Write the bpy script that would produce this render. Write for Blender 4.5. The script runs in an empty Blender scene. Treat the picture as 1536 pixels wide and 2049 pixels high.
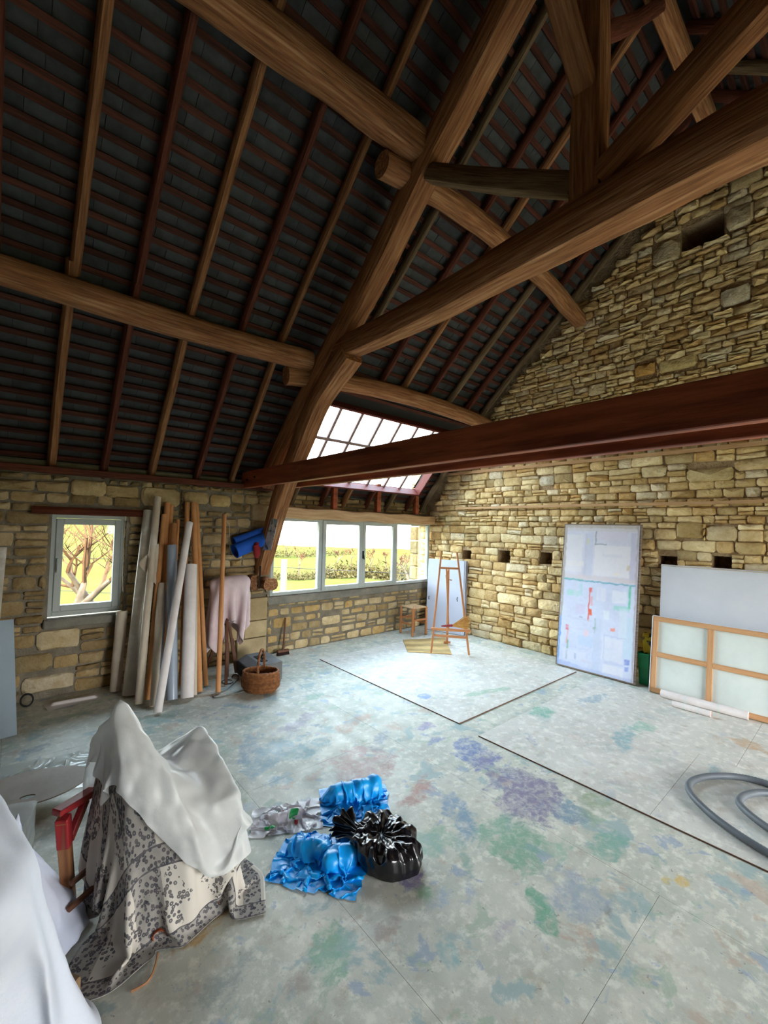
import bpy, math, random
import numpy as np
from mathutils import Vector, Matrix, noise

SC = bpy.context.scene
COL = SC.collection
rng = random.Random(7)

# ---------------------------------------------------------------- camera
FPX, EYE = 850.0, (0.0, 0.0, 1.75)
YAW, PITCH, ROLL = (math.radians(a) for a in (40.97, 2.11, 1.44))


def cam_axes():
    cy, sy, cp, sp = math.cos(YAW), math.sin(YAW), math.cos(PITCH), math.sin(PITCH)
    f = np.array([sy * cp, cy * cp, sp])
    r = np.array([cy, -sy, 0.0])
    u = np.cross(r, f)
    c, s = math.cos(ROLL), math.sin(ROLL)
    return np.array([r * c + u * s, u * c - r * s, f])


AX = cam_axes()
cd = bpy.data.cameras.new('camera')
cam = bpy.data.objects.new('camera', cd)
COL.objects.link(cam)
cam.matrix_world = Matrix(((*[AX[k][0] for k in (0, 1)], -AX[2][0], EYE[0]),
                           (*[AX[k][1] for k in (0, 1)], -AX[2][1], EYE[1]),
                           (*[AX[k][2] for k in (0, 1)], -AX[2][2], EYE[2]), (0, 0, 0, 1)))
cd.sensor_fit = 'HORIZONTAL'
cd.sensor_width = 36.0
cd.lens = 36.0 * FPX / 1536.0
cd.clip_start = 0.02
cd.clip_end = 2000
SC.camera = cam

# ---------------------------------------------------------------- sky, sun, daylight openings, exposure
SKY_STRENGTH = 1.0
SUN_STRENGTH = 1.3
wd = bpy.data.worlds.new('sky')
SC.world = wd
wd.use_nodes = True
nt = wd.node_tree
nt.nodes.clear()
w_out = nt.nodes.new('ShaderNodeOutputWorld')
w_bg = nt.nodes.new('ShaderNodeBackground')
w_tc = nt.nodes.new('ShaderNodeTexCoord')
w_sp = nt.nodes.new('ShaderNodeSeparateXYZ')
w_rp = nt.nodes.new('ShaderNodeValToRGB')
w_rp.color_ramp.elements[0].position = 0.0
w_rp.color_ramp.elements[0].color = (1.0, 0.98, 0.93, 1)
w_rp.color_ramp.elements[1].position = 0.75
w_rp.color_ramp.elements[1].color = (0.62, 0.80, 1.0, 1)
nt.links.new(w_tc.outputs['Generated'], w_sp.inputs[0])
nt.links.new(w_sp.outputs['Z'], w_rp.inputs[0])
nt.links.new(w_rp.outputs[0], w_bg.inputs['Color'])
w_bg.inputs['Strength'].default_value = SKY_STRENGTH
nt.links.new(w_bg.outputs[0], w_out.inputs[0])

sd = bpy.data.lights.new('sun', 'SUN')
sd.energy = SUN_STRENGTH
sd.color = (1.0, 0.90, 0.72)
sd.angle = math.radians(1.0)
sun = bpy.data.objects.new('sun', sd)
COL.objects.link(sun)
sun.rotation_euler = Vector((0.70, 0.52, -0.50)).to_track_quat('-Z', 'Y').to_euler()


def portal(name, loc, direction, sx, sy):
    ld = bpy.data.lights.new(name, 'AREA')
    ld.shape = 'RECTANGLE'
    ld.size, ld.size_y = sx, sy
    ld.cycles.is_portal = True
    o = bpy.data.objects.new(name, ld)
    COL.objects.link(o)
    o.location = loc
    o.rotation_euler = Vector(direction).to_track_quat('-Z', 'Y').to_euler()


portal('portal_bay', (4.2, 5.9, 1.3), (0, -1, 0), 3.2, 1.2)
portal('portal_small', (0.6, 5.9, 1.3), (0, -1, 0), 0.8, 1.2)
portal('portal_roof', (4.0, 4.95, 3.1), (0, -0.75, -0.66), 2.7, 1.4)
portal('portal_rear', (3.4, -3.8, 1.2), (0, 1, 0), 3.0, 2.5)

SC.view_settings.view_transform = 'Standard'
SC.view_settings.look = 'None'
SC.view_settings.gamma = 1.0
SC.view_settings.use_curve_mapping = False
SC.view_settings.exposure = 4.75
SC.cycles.max_bounces = 10
SC.cycles.diffuse_bounces = 7
SC.cycles.transparent_max_bounces = 16
SC.cycles.sample_clamp_indirect = 8.0


# ---------------------------------------------------------------- measuring helpers: camera rays met with real planes
def ray(x, y):
    return np.array([(x - 768) / FPX, -(y - 1024.5) / FPX, 1.0]) @ AX


def RP(x, y, n, d):
    n = np.array(n, float)
    v = ray(x, y)
    t = (d - n @ np.array(EYE)) / (n @ v)
    return np.array(EYE) + v * t


def FL(x, y, z=0.0):
    return RP(x, y, (0, 0, 1), z)


def PX(x, y, v):
    return RP(x, y, (1, 0, 0), v)


def PY(x, y, v):
    return RP(x, y, (0, 1, 0), v)


def proj(p):
    c = AX @ (np.array(p, float) - np.array(EYE))
    if c[2] < 0.05:
        return None
    return (768 + FPX * c[0] / c[2], 1024.5 - FPX * c[1] / c[2])


def seen_area(pts):
    q = [proj(p) for p in pts]
    if any(a is None for a in q):
        return 0.0
    mx, my = sum(a[0] for a in q) / len(q), sum(a[1] for a in q) / len(q)
    if not (-10 < mx < 1546 and -10 < my < 2059):
        return 0.0
    s = 0.0
    for i in range(len(q)):
        a, b = q[i], q[(i + 1) % len(q)]
        s += a[0] * b[1] - a[1] * b[0]
    return abs(s) / 2


def lin(r, g, b):
    f = lambda c: c / 12.92 if c <= 0.04045 else ((c + 0.055) / 1.055) ** 2.4
    return (f(r / 255), f(g / 255), f(b / 255))


def vn(x, y=0.0, z=0.0):
    return noise.noise(Vector((x, y, z)))


# ---------------------------------------------------------------- mesh builder
WORLD = {}


class MB:
    def __init__(self):
        self.v, self.f, self.c, self.g = [], [], [], []

    def add(self, vs, fs, col=(1, 1, 1), gr=None):
        o = len(self.v)
        self.v += [tuple(map(float, p)) for p in vs]
        self.f += [tuple(i + o for i in f) for f in fs]
        if len(col) == len(vs) and not isinstance(col[0], (int, float)):
            self.c += [tuple(c) for c in col]
        else:
            self.c += [tuple(col)] * len(vs)
        self.g += [tuple(map(float, p)) for p in (gr if gr is not None else vs)]

    def build(self, name, mat, parent=None, smooth=35, origin=None):
        if origin is None:
            if parent is not None:
                origin = WORLD[parent]
            else:
                a = np.array(self.v)
                lo, hi = a.min(0), a.max(0)
                origin = ((lo[0] + hi[0]) / 2, (lo[1] + hi[1]) / 2, lo[2])
        me = bpy.data.meshes.new(name)
        me.from_pydata([(p[0] - origin[0], p[1] - origin[1], p[2] - origin[2]) for p in self.v], [], self.f)
        a = me.attributes.new('tone', 'FLOAT_COLOR', 'POINT')
        a.data.foreach_set('color', np.array([(*c[:3], c[3] if len(c) > 3 else 1.0) for c in self.c], 'f').ravel())
        a = me.attributes.new('gr', 'FLOAT_VECTOR', 'POINT')
        a.data.foreach_set('vector', np.array(self.g, 'f').ravel())
        me.update()
        if smooth:
            me.shade_smooth()
            if smooth < 180:
                me.set_sharp_from_angle(angle=math.radians(smooth))
        o = bpy.data.objects.new(name, me)
        COL.objects.link(o)
        me.materials.append(mat)
        if parent is not None:
            o.parent = parent
            w = WORLD[parent]
            o.location = (origin[0] - w[0], origin[1] - w[1], origin[2] - w[2])
        else:
            o.location = origin
        WORLD[o] = tuple(origin)
        return o


def thing(name, label, cat, loc, group=None):
    o = bpy.data.objects.new(name, None)
    COL.objects.link(o)
    o.empty_display_size = 0.1
    o.location = loc
    WORLD[o] = tuple(float(a) for a in loc)
    return tag(o, label, cat, group)


def tag(o, label, cat, group=None):
    o['label'] = label
    o['category'] = cat
    if group:
        o['group'] = group
    return o


def struct(name, loc=(0, 0, 0)):
    o = bpy.data.objects.new(name, None)
    COL.objects.link(o)
    o.location = loc
    WORLD[o] = tuple(float(a) for a in loc)
    o['kind'] = 'structure'
    return o


def unit(v):
    v = np.array(v, float)
    return v / max(np.linalg.norm(v), 1e-9)


def frame_of(axis, up=(0, 0, 1)):
    a = unit(axis)
    u = np.array(up, float)
    if abs(a @ unit(u)) > 0.98:
        u = np.array((0, 1, 0), float)
    s = unit(np.cross(u, a))
    return a, s, np.cross(a, s)


def boxf(mb, o, ax, ay, az, sx, sy, sz, bev=0.004, col=(1, 1, 1)):
    """chamfered box: centre o, unit axes, full sizes"""
    o, ax, ay, az = (np.array(q, float) for q in (o, ax, ay, az))
    hx, hy, hz = sx / 2, sy / 2, sz / 2
    b = min(bev, hx * .45, hy * .45, hz * .45)
    vs, gr, idx = [], [], {}
    for X in (-1, 1):
        for Y in (-1, 1):
            for Z in (-1, 1):
                for k in range(3):
                    q = [hx - b, hy - b, hz - b]
                    q[k] += b
                    p = (X * q[0], Y * q[1], Z * q[2])
                    idx[X, Y, Z, k] = len(vs)
                    vs.append(o + ax * p[0] + ay * p[1] + az * p[2])
                    gr.append(p)
    fs = []
    I = idx
    for s in (-1, 1):
        q = [(-1, -1), (1, -1), (1, 1), (-1, 1)]
        f = [I[s, a, c, 0] for a, c in q]
        fs.append(f if s > 0 else f[::-1])
        f = [I[c, s, a, 1] for a, c in q]
        fs.append(f if s > 0 else f[::-1])
        f = [I[a, c, s, 2] for a, c in q]
        fs.append(f if s > 0 else f[::-1])
    for s in (-1, 1):
        for t in (-1, 1):
            f = [I[-1, s, t, 1], I[1, s, t, 1], I[1, s, t, 2], I[-1, s, t, 2]]
            fs.append(f if s * t < 0 else f[::-1])
            f = [I[s, -1, t, 0], I[s, 1, t, 0], I[s, 1, t, 2], I[s, -1, t, 2]]
            fs.append(f if s * t > 0 else f[::-1])
            f = [I[s, t, -1, 0], I[s, t, 1, 0], I[s, t, 1, 1], I[s, t, -1, 1]]
            fs.append(f if s * t < 0 else f[::-1])
    for X in (-1, 1):
        for Y in (-1, 1):
            for Z in (-1, 1):
                f = [I[X, Y, Z, k] for k in range(3)]
                fs.append(f if X * Y * Z > 0 else f[::-1])
    G = np.array(gr)
    fs = [f if np.cross(G[f[1]] - G[f[0]], G[f[2]] - G[f[0]]) @ (G[f[0]] + G[f[1]] + G[f[2]]) > 0 else f[::-1] for f in fs]
    mb.add(vs, fs, col, gr)


def box(mb, lo, hi, bev=0.004, col=(1, 1, 1)):
    lo, hi = np.array(lo, float), np.array(hi, float)
    boxf(mb, (lo + hi) / 2, (1, 0, 0), (0, 1, 0), (0, 0, 1), *(hi - lo), bev=bev, col=col)


def bar(mb, a, b, w, h, up=(0, 0, 1), bev=0.003, col=(1, 1, 1)):
    a, b = np.array(a, float), np.array(b, float)
    d, s, u = frame_of(b - a, up)
    boxf(mb, (a + b) / 2, d, s, u, np.linalg.norm(b - a), w, h, bev, col)


def catmull(pts, n):
    P = [np.array(p, float) for p in pts]
    P = [2 * P[0] - P[1]] + P + [2 * P[-1] - P[-2]]
    out = []
    for i in range(1, len(P) - 2):
        for k in range(n):
            t = k / n
            a, b, c, d = P[i - 1:i + 3]
            out.append(.5 * (2 * b + (c - a) * t + (2 * a - 5 * b + 4 * c - d) * t * t + (3 * b - a - 3 * c + d) * t ** 3))
    out.append(P[-2])
    return out


def sweep(mb, path, w, h, sides=12, power=4.0, up=(0, 0, 1), rough=0.0, seed=0.0, caps=True, col=(1, 1, 1), rs=None):
    """swept squarish (power>2) or round (power=2) section; w, h full sizes; rs multiplies per point"""
    P = [np.array(p, float) for p in path]
    n = len(P)
    vs, gr = [], []
    s_acc = 0.0
    for i in range(n):
        d = P[min(i + 1, n - 1)] - P[max(i - 1, 0)]
        a, s, u = frame_of(d, up)
        if i:
            s_acc += np.linalg.norm(P[i] - P[i - 1])
        m = rs[i] if rs is not None else 1.0
        for k in range(sides):
            t = 2 * math.pi * (k + .5) / sides
            c, q = math.cos(t), math.sin(t)
            r = (abs(c) ** power + abs(q) ** power) ** (-1 / power)
            if rough:
                r *= 1 + rough * (vn(s_acc * 2.2 + seed, c * .9 + seed, q * .9) + .5 * vn(s_acc * 7 + seed, c * 2, q * 2 + seed))
            vs.append(P[i] + s * c * r * w / 2 * m + u * q * r * h / 2 * m)
            gr.append((s_acc + seed, c * r * w / 2, q * r * h / 2))
    fs = []
    for i in range(n - 1):
        for k in range(sides):
            k2 = (k + 1) % sides
            fs.append((i * sides + k, i * sides + k2, (i + 1) * sides + k2, (i + 1) * sides + k))
    if caps:
        fs.append(tuple(range(sides - 1, -1, -1)))
        fs.append(tuple(range((n - 1) * sides, n * sides)))
    mb.add(vs, fs, col, gr)


def tube(mb, path, r, sides=10, rs=None, col=(1, 1, 1), caps=True):
    sweep(mb, path, 2 * r, 2 * r, sides, 2.0, rs=rs, col=col, caps=caps)


def lerp(a, b, n):
    a, b = np.array(a, float), np.array(b, float)
    return [a + (b - a) * i / (n - 1) for i in range(n)]


def slab(mb, q, thick, col=(1, 1, 1)):
    """quad q (4 corners, counter-clockwise seen from the front), thickness backwards"""
    q = [np.array(p, float) for p in q]
    n = unit(np.cross(q[1] - q[0], q[3] - q[0]))
    w = q + [p - n * thick for p in q]
    L, Hh = np.linalg.norm(q[1] - q[0]), np.linalg.norm(q[3] - q[0])
    g = [(0, 0, 0), (L, 0, 0), (L, Hh, 0), (0, Hh, 0)]
    mb.add(w, [(0, 1, 2, 3), (7, 6, 5, 4), (0, 4, 5, 1), (1, 5, 6, 2), (2, 6, 7, 3), (3, 7, 4, 0)], col, g + g)


# ---------------------------------------------------------------- materials
def mat(name, col, col2=None, rough=0.75, scale=6.0, bump=0.25, bscale=45.0, tone=False, grain=None, metal=0.0,
        spec=0.35, detail=6.0, lo=0.35, hi=0.65, sss=0.0, bdist=0.01, col3=None, scale3=30.0, lo3=.55, hi3=.7, trans=0.0):
    m = bpy.data.materials.new(name)
    m.use_nodes = True
    t = m.node_tree
    L = t.links.new
    p = t.nodes['Principled BSDF']
    p.inputs['Roughness'].default_value = rough
    p.inputs['Metallic'].default_value = metal
    p.inputs['Specular IOR Level'].default_value = spec
    if trans:
        p.inputs['Transmission Weight'].default_value = trans
    if grain:
        at = t.nodes.new('ShaderNodeAttribute')
        at.attribute_name = 'gr'
        mp = t.nodes.new('ShaderNodeMapping')
        mp.inputs['Scale'].default_value = grain
        L(at.outputs['Vector'], mp.inputs['Vector'])
        vec = mp.outputs[0]
    else:
        tc = t.nodes.new('ShaderNodeTexCoord')
        vec = tc.outputs['Object']
    nz = t.nodes.new('ShaderNodeTexNoise')
    nz.inputs['Scale'].default_value = scale
    nz.inputs['Detail'].default_value = detail
    nz.inputs['Roughness'].default_value = 0.6
    L(vec, nz.inputs['Vector'])
    rp = t.nodes.new('ShaderNodeValToRGB')
    rp.color_ramp.elements[0].position = lo
    rp.color_ramp.elements[1].position = hi
    rp.color_ramp.elements[0].color = (*col, 1)
    rp.color_ramp.elements[1].color = (*(col2 or [c * .8 for c in col]), 1)
    L(nz.outputs['Fac'], rp.inputs[0])
    out = rp.outputs[0]
    if col3:
        n3 = t.nodes.new('ShaderNodeTexNoise')
        n3.inputs['Scale'].default_value = scale3
        n3.inputs['Detail'].default_value = 4
        L(vec, n3.inputs['Vector'])
        r3 = t.nodes.new('ShaderNodeMapRange')
        r3.inputs['From Min'].default_value = lo3
        r3.inputs['From Max'].default_value = hi3
        L(n3.outputs['Fac'], r3.inputs['Value'])
        mx = t.nodes.new('ShaderNodeMix')
        mx.data_type = 'RGBA'
        L(r3.outputs[0], mx.inputs['Factor'])
        L(out, mx.inputs[6])
        mx.inputs[7].default_value = (*col3, 1)
        out = mx.outputs[2]
    if tone:
        ta = t.nodes.new('ShaderNodeAttribute')
        ta.attribute_name = 'tone'
        mu = t.nodes.new('ShaderNodeMix')
        mu.data_type = 'RGBA'
        mu.blend_type = 'MULTIPLY'
        mu.inputs['Factor'].default_value = 1.0
        L(out, mu.inputs[6])
        L(ta.outputs['Color'], mu.inputs[7])
        out = mu.outputs[2]
    L(out, p.inputs['Base Color'])
    if bump:
        nb = t.nodes.new('ShaderNodeTexNoise')
        nb.inputs['Scale'].default_value = bscale
        nb.inputs['Detail'].default_value = 5
        L(vec, nb.inputs['Vector'])
        bp = t.nodes.new('ShaderNodeBump')
        bp.inputs['Strength'].default_value = bump
        bp.inputs['Distance'].default_value = bdist
        L(nb.outputs['Fac'], bp.inputs['Height'])
        L(bp.outputs[0], p.inputs['Normal'])
    return m


def glass_mat(name, tint=(0.95, 0.98, 0.97), ior=1.3):
    m = bpy.data.materials.new(name)
    m.use_nodes = True
    t = m.node_tree
    t.nodes.clear()
    o = t.nodes.new('ShaderNodeOutputMaterial')
    tr = t.nodes.new('ShaderNodeBsdfTransparent')
    tr.inputs[0].default_value = (*tint, 1)
    gl = t.nodes.new('ShaderNodeBsdfGlossy')
    gl.inputs['Roughness'].default_value = 0.03
    fr = t.nodes.new('ShaderNodeFresnel')
    fr.inputs[0].default_value = ior
    mx = t.nodes.new('ShaderNodeMixShader')
    t.links.new(fr.outputs[0], mx.inputs[0])
    t.links.new(tr.outputs[0], mx.inputs[1])
    t.links.new(gl.outputs[0], mx.inputs[2])
    t.links.new(mx.outputs[0], o.inputs[0])
    return m


def film_mat(name, col, opacity=0.55, rough=0.25, bump=0.3, bscale=20.0):
    """thin plastic film: glossy translucent sheet"""
    m = mat(name, col, [c * .92 for c in col], rough=rough, spec=0.6, bump=bump, bscale=bscale)
    t = m.node_tree
    o = t.nodes['Material Output']
    p = t.nodes['Principled BSDF']
    tr = t.nodes.new('ShaderNodeBsdfTransparent')
    tl = t.nodes.new('ShaderNodeBsdfTranslucent')
    tl.inputs[0].default_value = (*col, 1)
    m1 = t.nodes.new('ShaderNodeMixShader')
    m1.inputs[0].default_value = 0.3
    t.links.new(p.outputs[0], m1.inputs[1])
    t.links.new(tl.outputs[0], m1.inputs[2])
    m2 = t.nodes.new('ShaderNodeMixShader')
    m2.inputs[0].default_value = opacity
    t.links.new(tr.outputs[0], m2.inputs[1])
    t.links.new(m1.outputs[0], m2.inputs[2])
    t.links.new(m2.outputs[0], o.inputs[0])
    return m


W = (1, 1, 1)
M = {}
M['stone'] = mat('stone', lin(250, 245, 232), lin(222, 209, 184), tone=True, scale=9, bump=.9, bscale=28, bdist=.02,
                 rough=.9, spec=.15, col3=lin(186, 170, 148), scale3=14, lo3=.6, hi3=.85)
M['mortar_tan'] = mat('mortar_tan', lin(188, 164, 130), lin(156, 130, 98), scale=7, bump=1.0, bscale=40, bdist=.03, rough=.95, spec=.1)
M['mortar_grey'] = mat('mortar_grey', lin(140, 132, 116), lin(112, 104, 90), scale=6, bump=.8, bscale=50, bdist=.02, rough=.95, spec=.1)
M['cement'] = mat('cement', lin(140, 136, 124), lin(112, 110, 102), scale=5, bump=.4, bscale=60, rough=.9, spec=.15)
M['ashlar'] = mat('ashlar', lin(205, 192, 165), lin(180, 168, 142), tone=True, scale=5, bump=.4, bscale=60, rough=.9, spec=.15)
OLD = dict(rough=.8, spec=.2, grain=(1.6, 26, 26), scale=2.0, bump=.8, bscale=3.2, bdist=.014, detail=9)
M['beam'] = mat('beam_old', lin(168, 116, 76), lin(116, 76, 48), col3=lin(192, 146, 106), scale3=1.4, lo3=.5, hi3=.75, tone=True, **OLD)
M['rafter_light'] = mat('rafter_light', lin(166, 118, 78), lin(116, 76, 50), tone=True, **OLD)
M['rafter_red'] = mat('rafter_red', lin(116, 64, 47), lin(80, 42, 31), tone=True, **OLD)
M['rafter_grey'] = mat('rafter_grey', lin(135, 112, 84), lin(92, 74, 52), tone=True, **OLD)
M['lath'] = mat('lath', lin(92, 53, 41), lin(62, 35, 28), tone=True, **OLD)
M['plank_red'] = mat('plank_red', lin(172, 92, 58), lin(128, 62, 40), rough=.55, spec=.35, grain=(1.0, 10, 10), scale=2.0, bump=.2, bscale=6,
                     col3=lin(92, 40, 26), scale3=1.2, lo3=.55, hi3=.75)
M['slate'] = mat('slate', lin(70, 73, 73), lin(56, 59, 59), tone=True, scale=12, bump=.3, bscale=40, rough=.7, spec=.3)
M['roof_cover'] = mat('roof_cover', lin(48, 46, 44), rough=.9, bump=0)
M['batten'] = mat('batten', lin(205, 165, 120), lin(180, 138, 96), rough=.7, grain=(1.5, 30, 30), scale=2.5, bump=.2, bscale=6)
M['pvc'] = mat('window_paint', lin(178, 186, 182), lin(165, 172, 168), rough=.5, scale=3, bump=.1)
M['glass'] = glass_mat('glass')
M['roof_glass'] = glass_mat('roof_glass', (0.76, 0.79, 0.80), 1.08)
M['iron'] = mat('iron', lin(50, 44, 40), rough=.6, metal=.6)

# ================================================================ SETTING
EA, KN, RG = np.array([5.60, 1.893]), np.array([4.0, 3.72]), np.array([1.09, 6.26])   # roof underside (Y, Z): eave, knee, ridge
XW, XE = -3.6, 6.0
SKY = (2.78, 5.26, 4.405, 5.185)        # rooflight X0, X1, Y top, Y bottom


def roof_pt(x, y, off=0.0, back=False):
    """point on the roof underside at Y=y, lifted by off along the slope's normal; back=True mirrors it over the ridge"""
    yy = 2 * RG[0] - y if back else y
    p, q = (EA, KN) if yy > KN[0] else (KN, RG)
    t = (yy - p[0]) / (q[0] - p[0])
    z = p[1] + (q[1] - p[1]) * t
    d = unit(q - p)
    n = np.array([-d[1], d[0]]) if -d[1] > 0 else np.array([d[1], -d[0]])
    if n[1] < 0:
        n = -n
    yy, z = yy + n[0] * off, z + n[1] * off
    return np.array([x, 2 * RG[0] - yy if back else yy, z])


def roofline(y):
    return roof_pt(0, y, 0, y < RG[0])[2]


# ---------------------------------------------------------------- masonry
def blob_stone(corners, P, depth, jit, seed):
    """rounded rubble stone from 4 local corners (u, v); P maps (u, v, d) to the world"""
    c = np.mean(corners, axis=0)
    (a, b, cc, d) = [np.array(k, float) for k in corners]
    out = []
    r_ = random.Random(seed)
    asp = max(.2, np.linalg.norm(d - a) / max(np.linalg.norm(b - a), 1e-6))
    k1 = lambda: r_.uniform(.06, .30)
    # walk round the outline: two points near each corner, one along each long side
    prm = [(k1() * asp, 0), (r_.uniform(.35, .65), -jit * .3), (1 - k1() * asp, 0), (1, k1()), (1, 1 - k1()), (1 - k1() * asp, 1), (r_.uniform(.35, .65), 1 + jit * .3), (k1() * asp, 1), (0, 1 - k1()), (0, k1())]
    n = len(prm)
    for s, q in prm:
        s += jit * .35 * (r_.random() - .5) * asp
        q += jit * .5 * (r_.random() - .5)
        s, q = min(max(s, 0), 1), min(max(q, 0), 1)
        out.append((a * (1 - s) + b * s) * (1 - q) + (d * (1 - s) + cc * s) * q)
    vs = []
    w = min(np.linalg.norm(b - a), np.linalg.norm(d - a))
    inset = min(.014, w * .16)
    for p in out:
        vs.append(P(p[0], p[1], -.03))
    for p in out:
        vs.append(P(p[0], p[1], depth * .45))
    for p in out:
        dd = c - p
        l = np.linalg.norm(dd)
        p2 = p + dd / l * min(inset * (1.2 + .6 * r_.random()), l * .6)
        vs.append(P(p2[0], p2[1], depth * (.85 + .35 * (r_.random() - .5))))
    vs.append(P(c[0] + w * .2 * (r_.random() - .5), c[1] + w * .2 * (r_.random() - .5), depth * (1.0 + .3 * (r_.random() - .3))))
    fs = []
    for k in range(n):
        k2 = (k + 1) % n
        fs += [(k, k2, n + k2, n + k), (n + k, n + k2, 2 * n + k2, 2 * n + k), (2 * n + k, 2 * n + k2, 3 * n)]
    return vs, fs


def masonry(u0, u1, v0, v1, P, palette, hfun, inside, blocked, big=(), gap=.008, depth=(.025, .05), jit=.16, seed=1, wav=.02, wr=(1.3, 3.4)):
    """coursed rubble: list of (verts, faces, colour, seen area)"""
    R = random.Random(seed)
    out = []

    def emit(cs, sd, col=None, dp=None, j=jit):
        mid = np.mean(cs, axis=0)
        vs, fs = blob_stone(cs, P, dp or R.uniform(*depth), j, sd)
        base = col or R.choice(palette)
        k = R.uniform(.86, 1.1)
        out.append((vs, fs, tuple(min(1, x * k) for x in base), seen_area([P(p[0], p[1], .03) for p in cs])))
    for i, (a, b, c, d, col) in enumerate(big):
        emit([np.array(q) for q in ((a, c), (b, c), (b, d), (a, d))], seed * 999 + i, col, depth[1] * .9, .06)
    blocked = list(blocked) + [(a - gap, b + gap, c - gap, d + gap) for a, b, c, d, _ in big]
    v, row = v0, 0
    edge = lambda k, vv, u: vv + wav * (vn(u * 1.7, k * 7.3, seed) + .4 * vn(u * 6, k * 3.1, seed + 5)) if v0 < vv < v1 - .001 else vv
    while v < v1 - .02:
        h = hfun(v, R)
        if v + h > v1 - .03:
            h = v1 - v
        # free stretches of this course
        segs = [(u0, u1)]
        for a, b, c, d in blocked:
            ov = min(v + h, d) - max(v, c)
            if ov > .3 * h:
                ns = []
                for s, e in segs:
                    if b <= s or a >= e:
                        ns.append((s, e))
                    else:
                        if a - s > .02:
                            ns.append((s, a))
                        if e - b > .02:
                            ns.append((b, e))
                segs = ns
        for s, e in segs:
            u = s
            while u < e - .015:
                w = h * R.uniform(*wr) if h > .07 else h * R.uniform(wr[0] * 1.4, wr[1] * 1.7)
                w = min(max(w, .05), .42)
                if e - (u + w) < .06:
                    w = e - u
                sl = R.uniform(-.012, .012)
                g = gap * R.uniform(.5, 1.6)
                um = u + w / 2
                if inside(um, v + h / 2):
                    lo0, lo1 = edge(row, v, u), edge(row, v, u + w)
                    hi0, hi1 = edge(row + 1, v + h, u), edge(row + 1, v + h, u + w)
                    q = R.random()
                    sd = R.randrange(1 << 30)
                    if h > .085 and q < .22:
                        f = R.uniform(.4, .6)
                        m0, m1 = lo0 + (hi0 - lo0) * f, lo1 + (hi1 - lo1) * (f + R.uniform(-.1, .1))
                        emit([np.array(p) for p in ((u + g, lo0 + g), (u + w - g, lo1 + g), (u + w - g, m1 - g / 2), (u + g, m0 - g / 2))], sd)
                        emit([np.array(p) for p in ((u + g, m0 + g / 2), (u + w - g, m1 + g / 2), (u + w - g, hi1 - g), (u + g, hi0 - g))], sd + 1)
                    else:
                        emit([np.array(p) for p in ((u + g, lo0 + g), (u + w - g + sl, lo1 + g), (u + w - g, hi1 - g), (u + g + sl, hi0 - g))], sd)
                u += w
        v += h
        row += 1
    return out


def lay_stones(stones, parent, mat_, limit=300, name='stone'):
    order = sorted(stones, key=lambda s: -s[3])
    rest = MB()
    for i, (vs, fs, col, a) in enumerate(order):
        if i < limit and a > 0:
            mb = MB()
            mb.add(vs, fs, col)
            c = np.mean(vs, axis=0)
            mb.build(name, mat_, parent, smooth=40)
        else:
            rest.add(vs, fs, col)
    if rest.v:
        o = rest.build('rubble_stones', mat_, parent, smooth=40)
        o['kind'] = 'stuff'


def grid_wall(mb, us, vs, P, holes, top=None, hole_depth=.35):
    """wall face cut by rectangular holes (a, b, c, d[, depth]); top(u) clips it"""
    us = sorted(set(us) | {h[0] for h in holes} | {h[1] for h in holes})
    vs = sorted(set(vs) | {h[2] for h in holes} | {h[3] for h in holes})
    for i in range(len(us) - 1):
        for j in range(len(vs) - 1):
            a, b, c, d = us[i], us[i + 1], vs[j], vs[j + 1]
            mu, mv = (a + b) / 2, (c + d) / 2
            if any(h[0] < mu < h[1] and h[2] < mv < h[3] for h in holes):
                continue
            da, db = (min(d, top(a)), min(d, top(b))) if top else (d, d)
            if da <= c and db <= c:
                continue
            q = [P(a, c, 0), P(b, c, 0), P(b, max(db, c), 0), P(a, max(da, c), 0)]
            mb.add(q, [(0, 1, 2, 3)])
    for h in holes:
        if len(h) > 4 and h[4]:
            a, b, c, d, dp = h
            f = [P(a, c, 0), P(b, c, 0), P(b, d, 0), P(a, d, 0), P(a, c, -dp), P(b, c, -dp), P(b, d, -dp), P(a, d, -dp)]
            mb.add(f, [(0, 4, 5, 1), (1, 5, 6, 2), (2, 6, 7, 3), (3, 7, 4, 0), (4, 7, 6, 5)])


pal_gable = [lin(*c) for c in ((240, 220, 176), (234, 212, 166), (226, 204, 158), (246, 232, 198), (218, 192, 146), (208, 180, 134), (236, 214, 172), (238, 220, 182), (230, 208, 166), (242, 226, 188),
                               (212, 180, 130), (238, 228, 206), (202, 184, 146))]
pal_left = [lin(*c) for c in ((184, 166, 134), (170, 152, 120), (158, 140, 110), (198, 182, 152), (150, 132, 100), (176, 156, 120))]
pal_bay = [lin(*c) for c in ((198, 184, 152), (188, 172, 138), (206, 188, 150), (178, 160, 124), (202, 178, 132), (214, 202, 172))]

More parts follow.
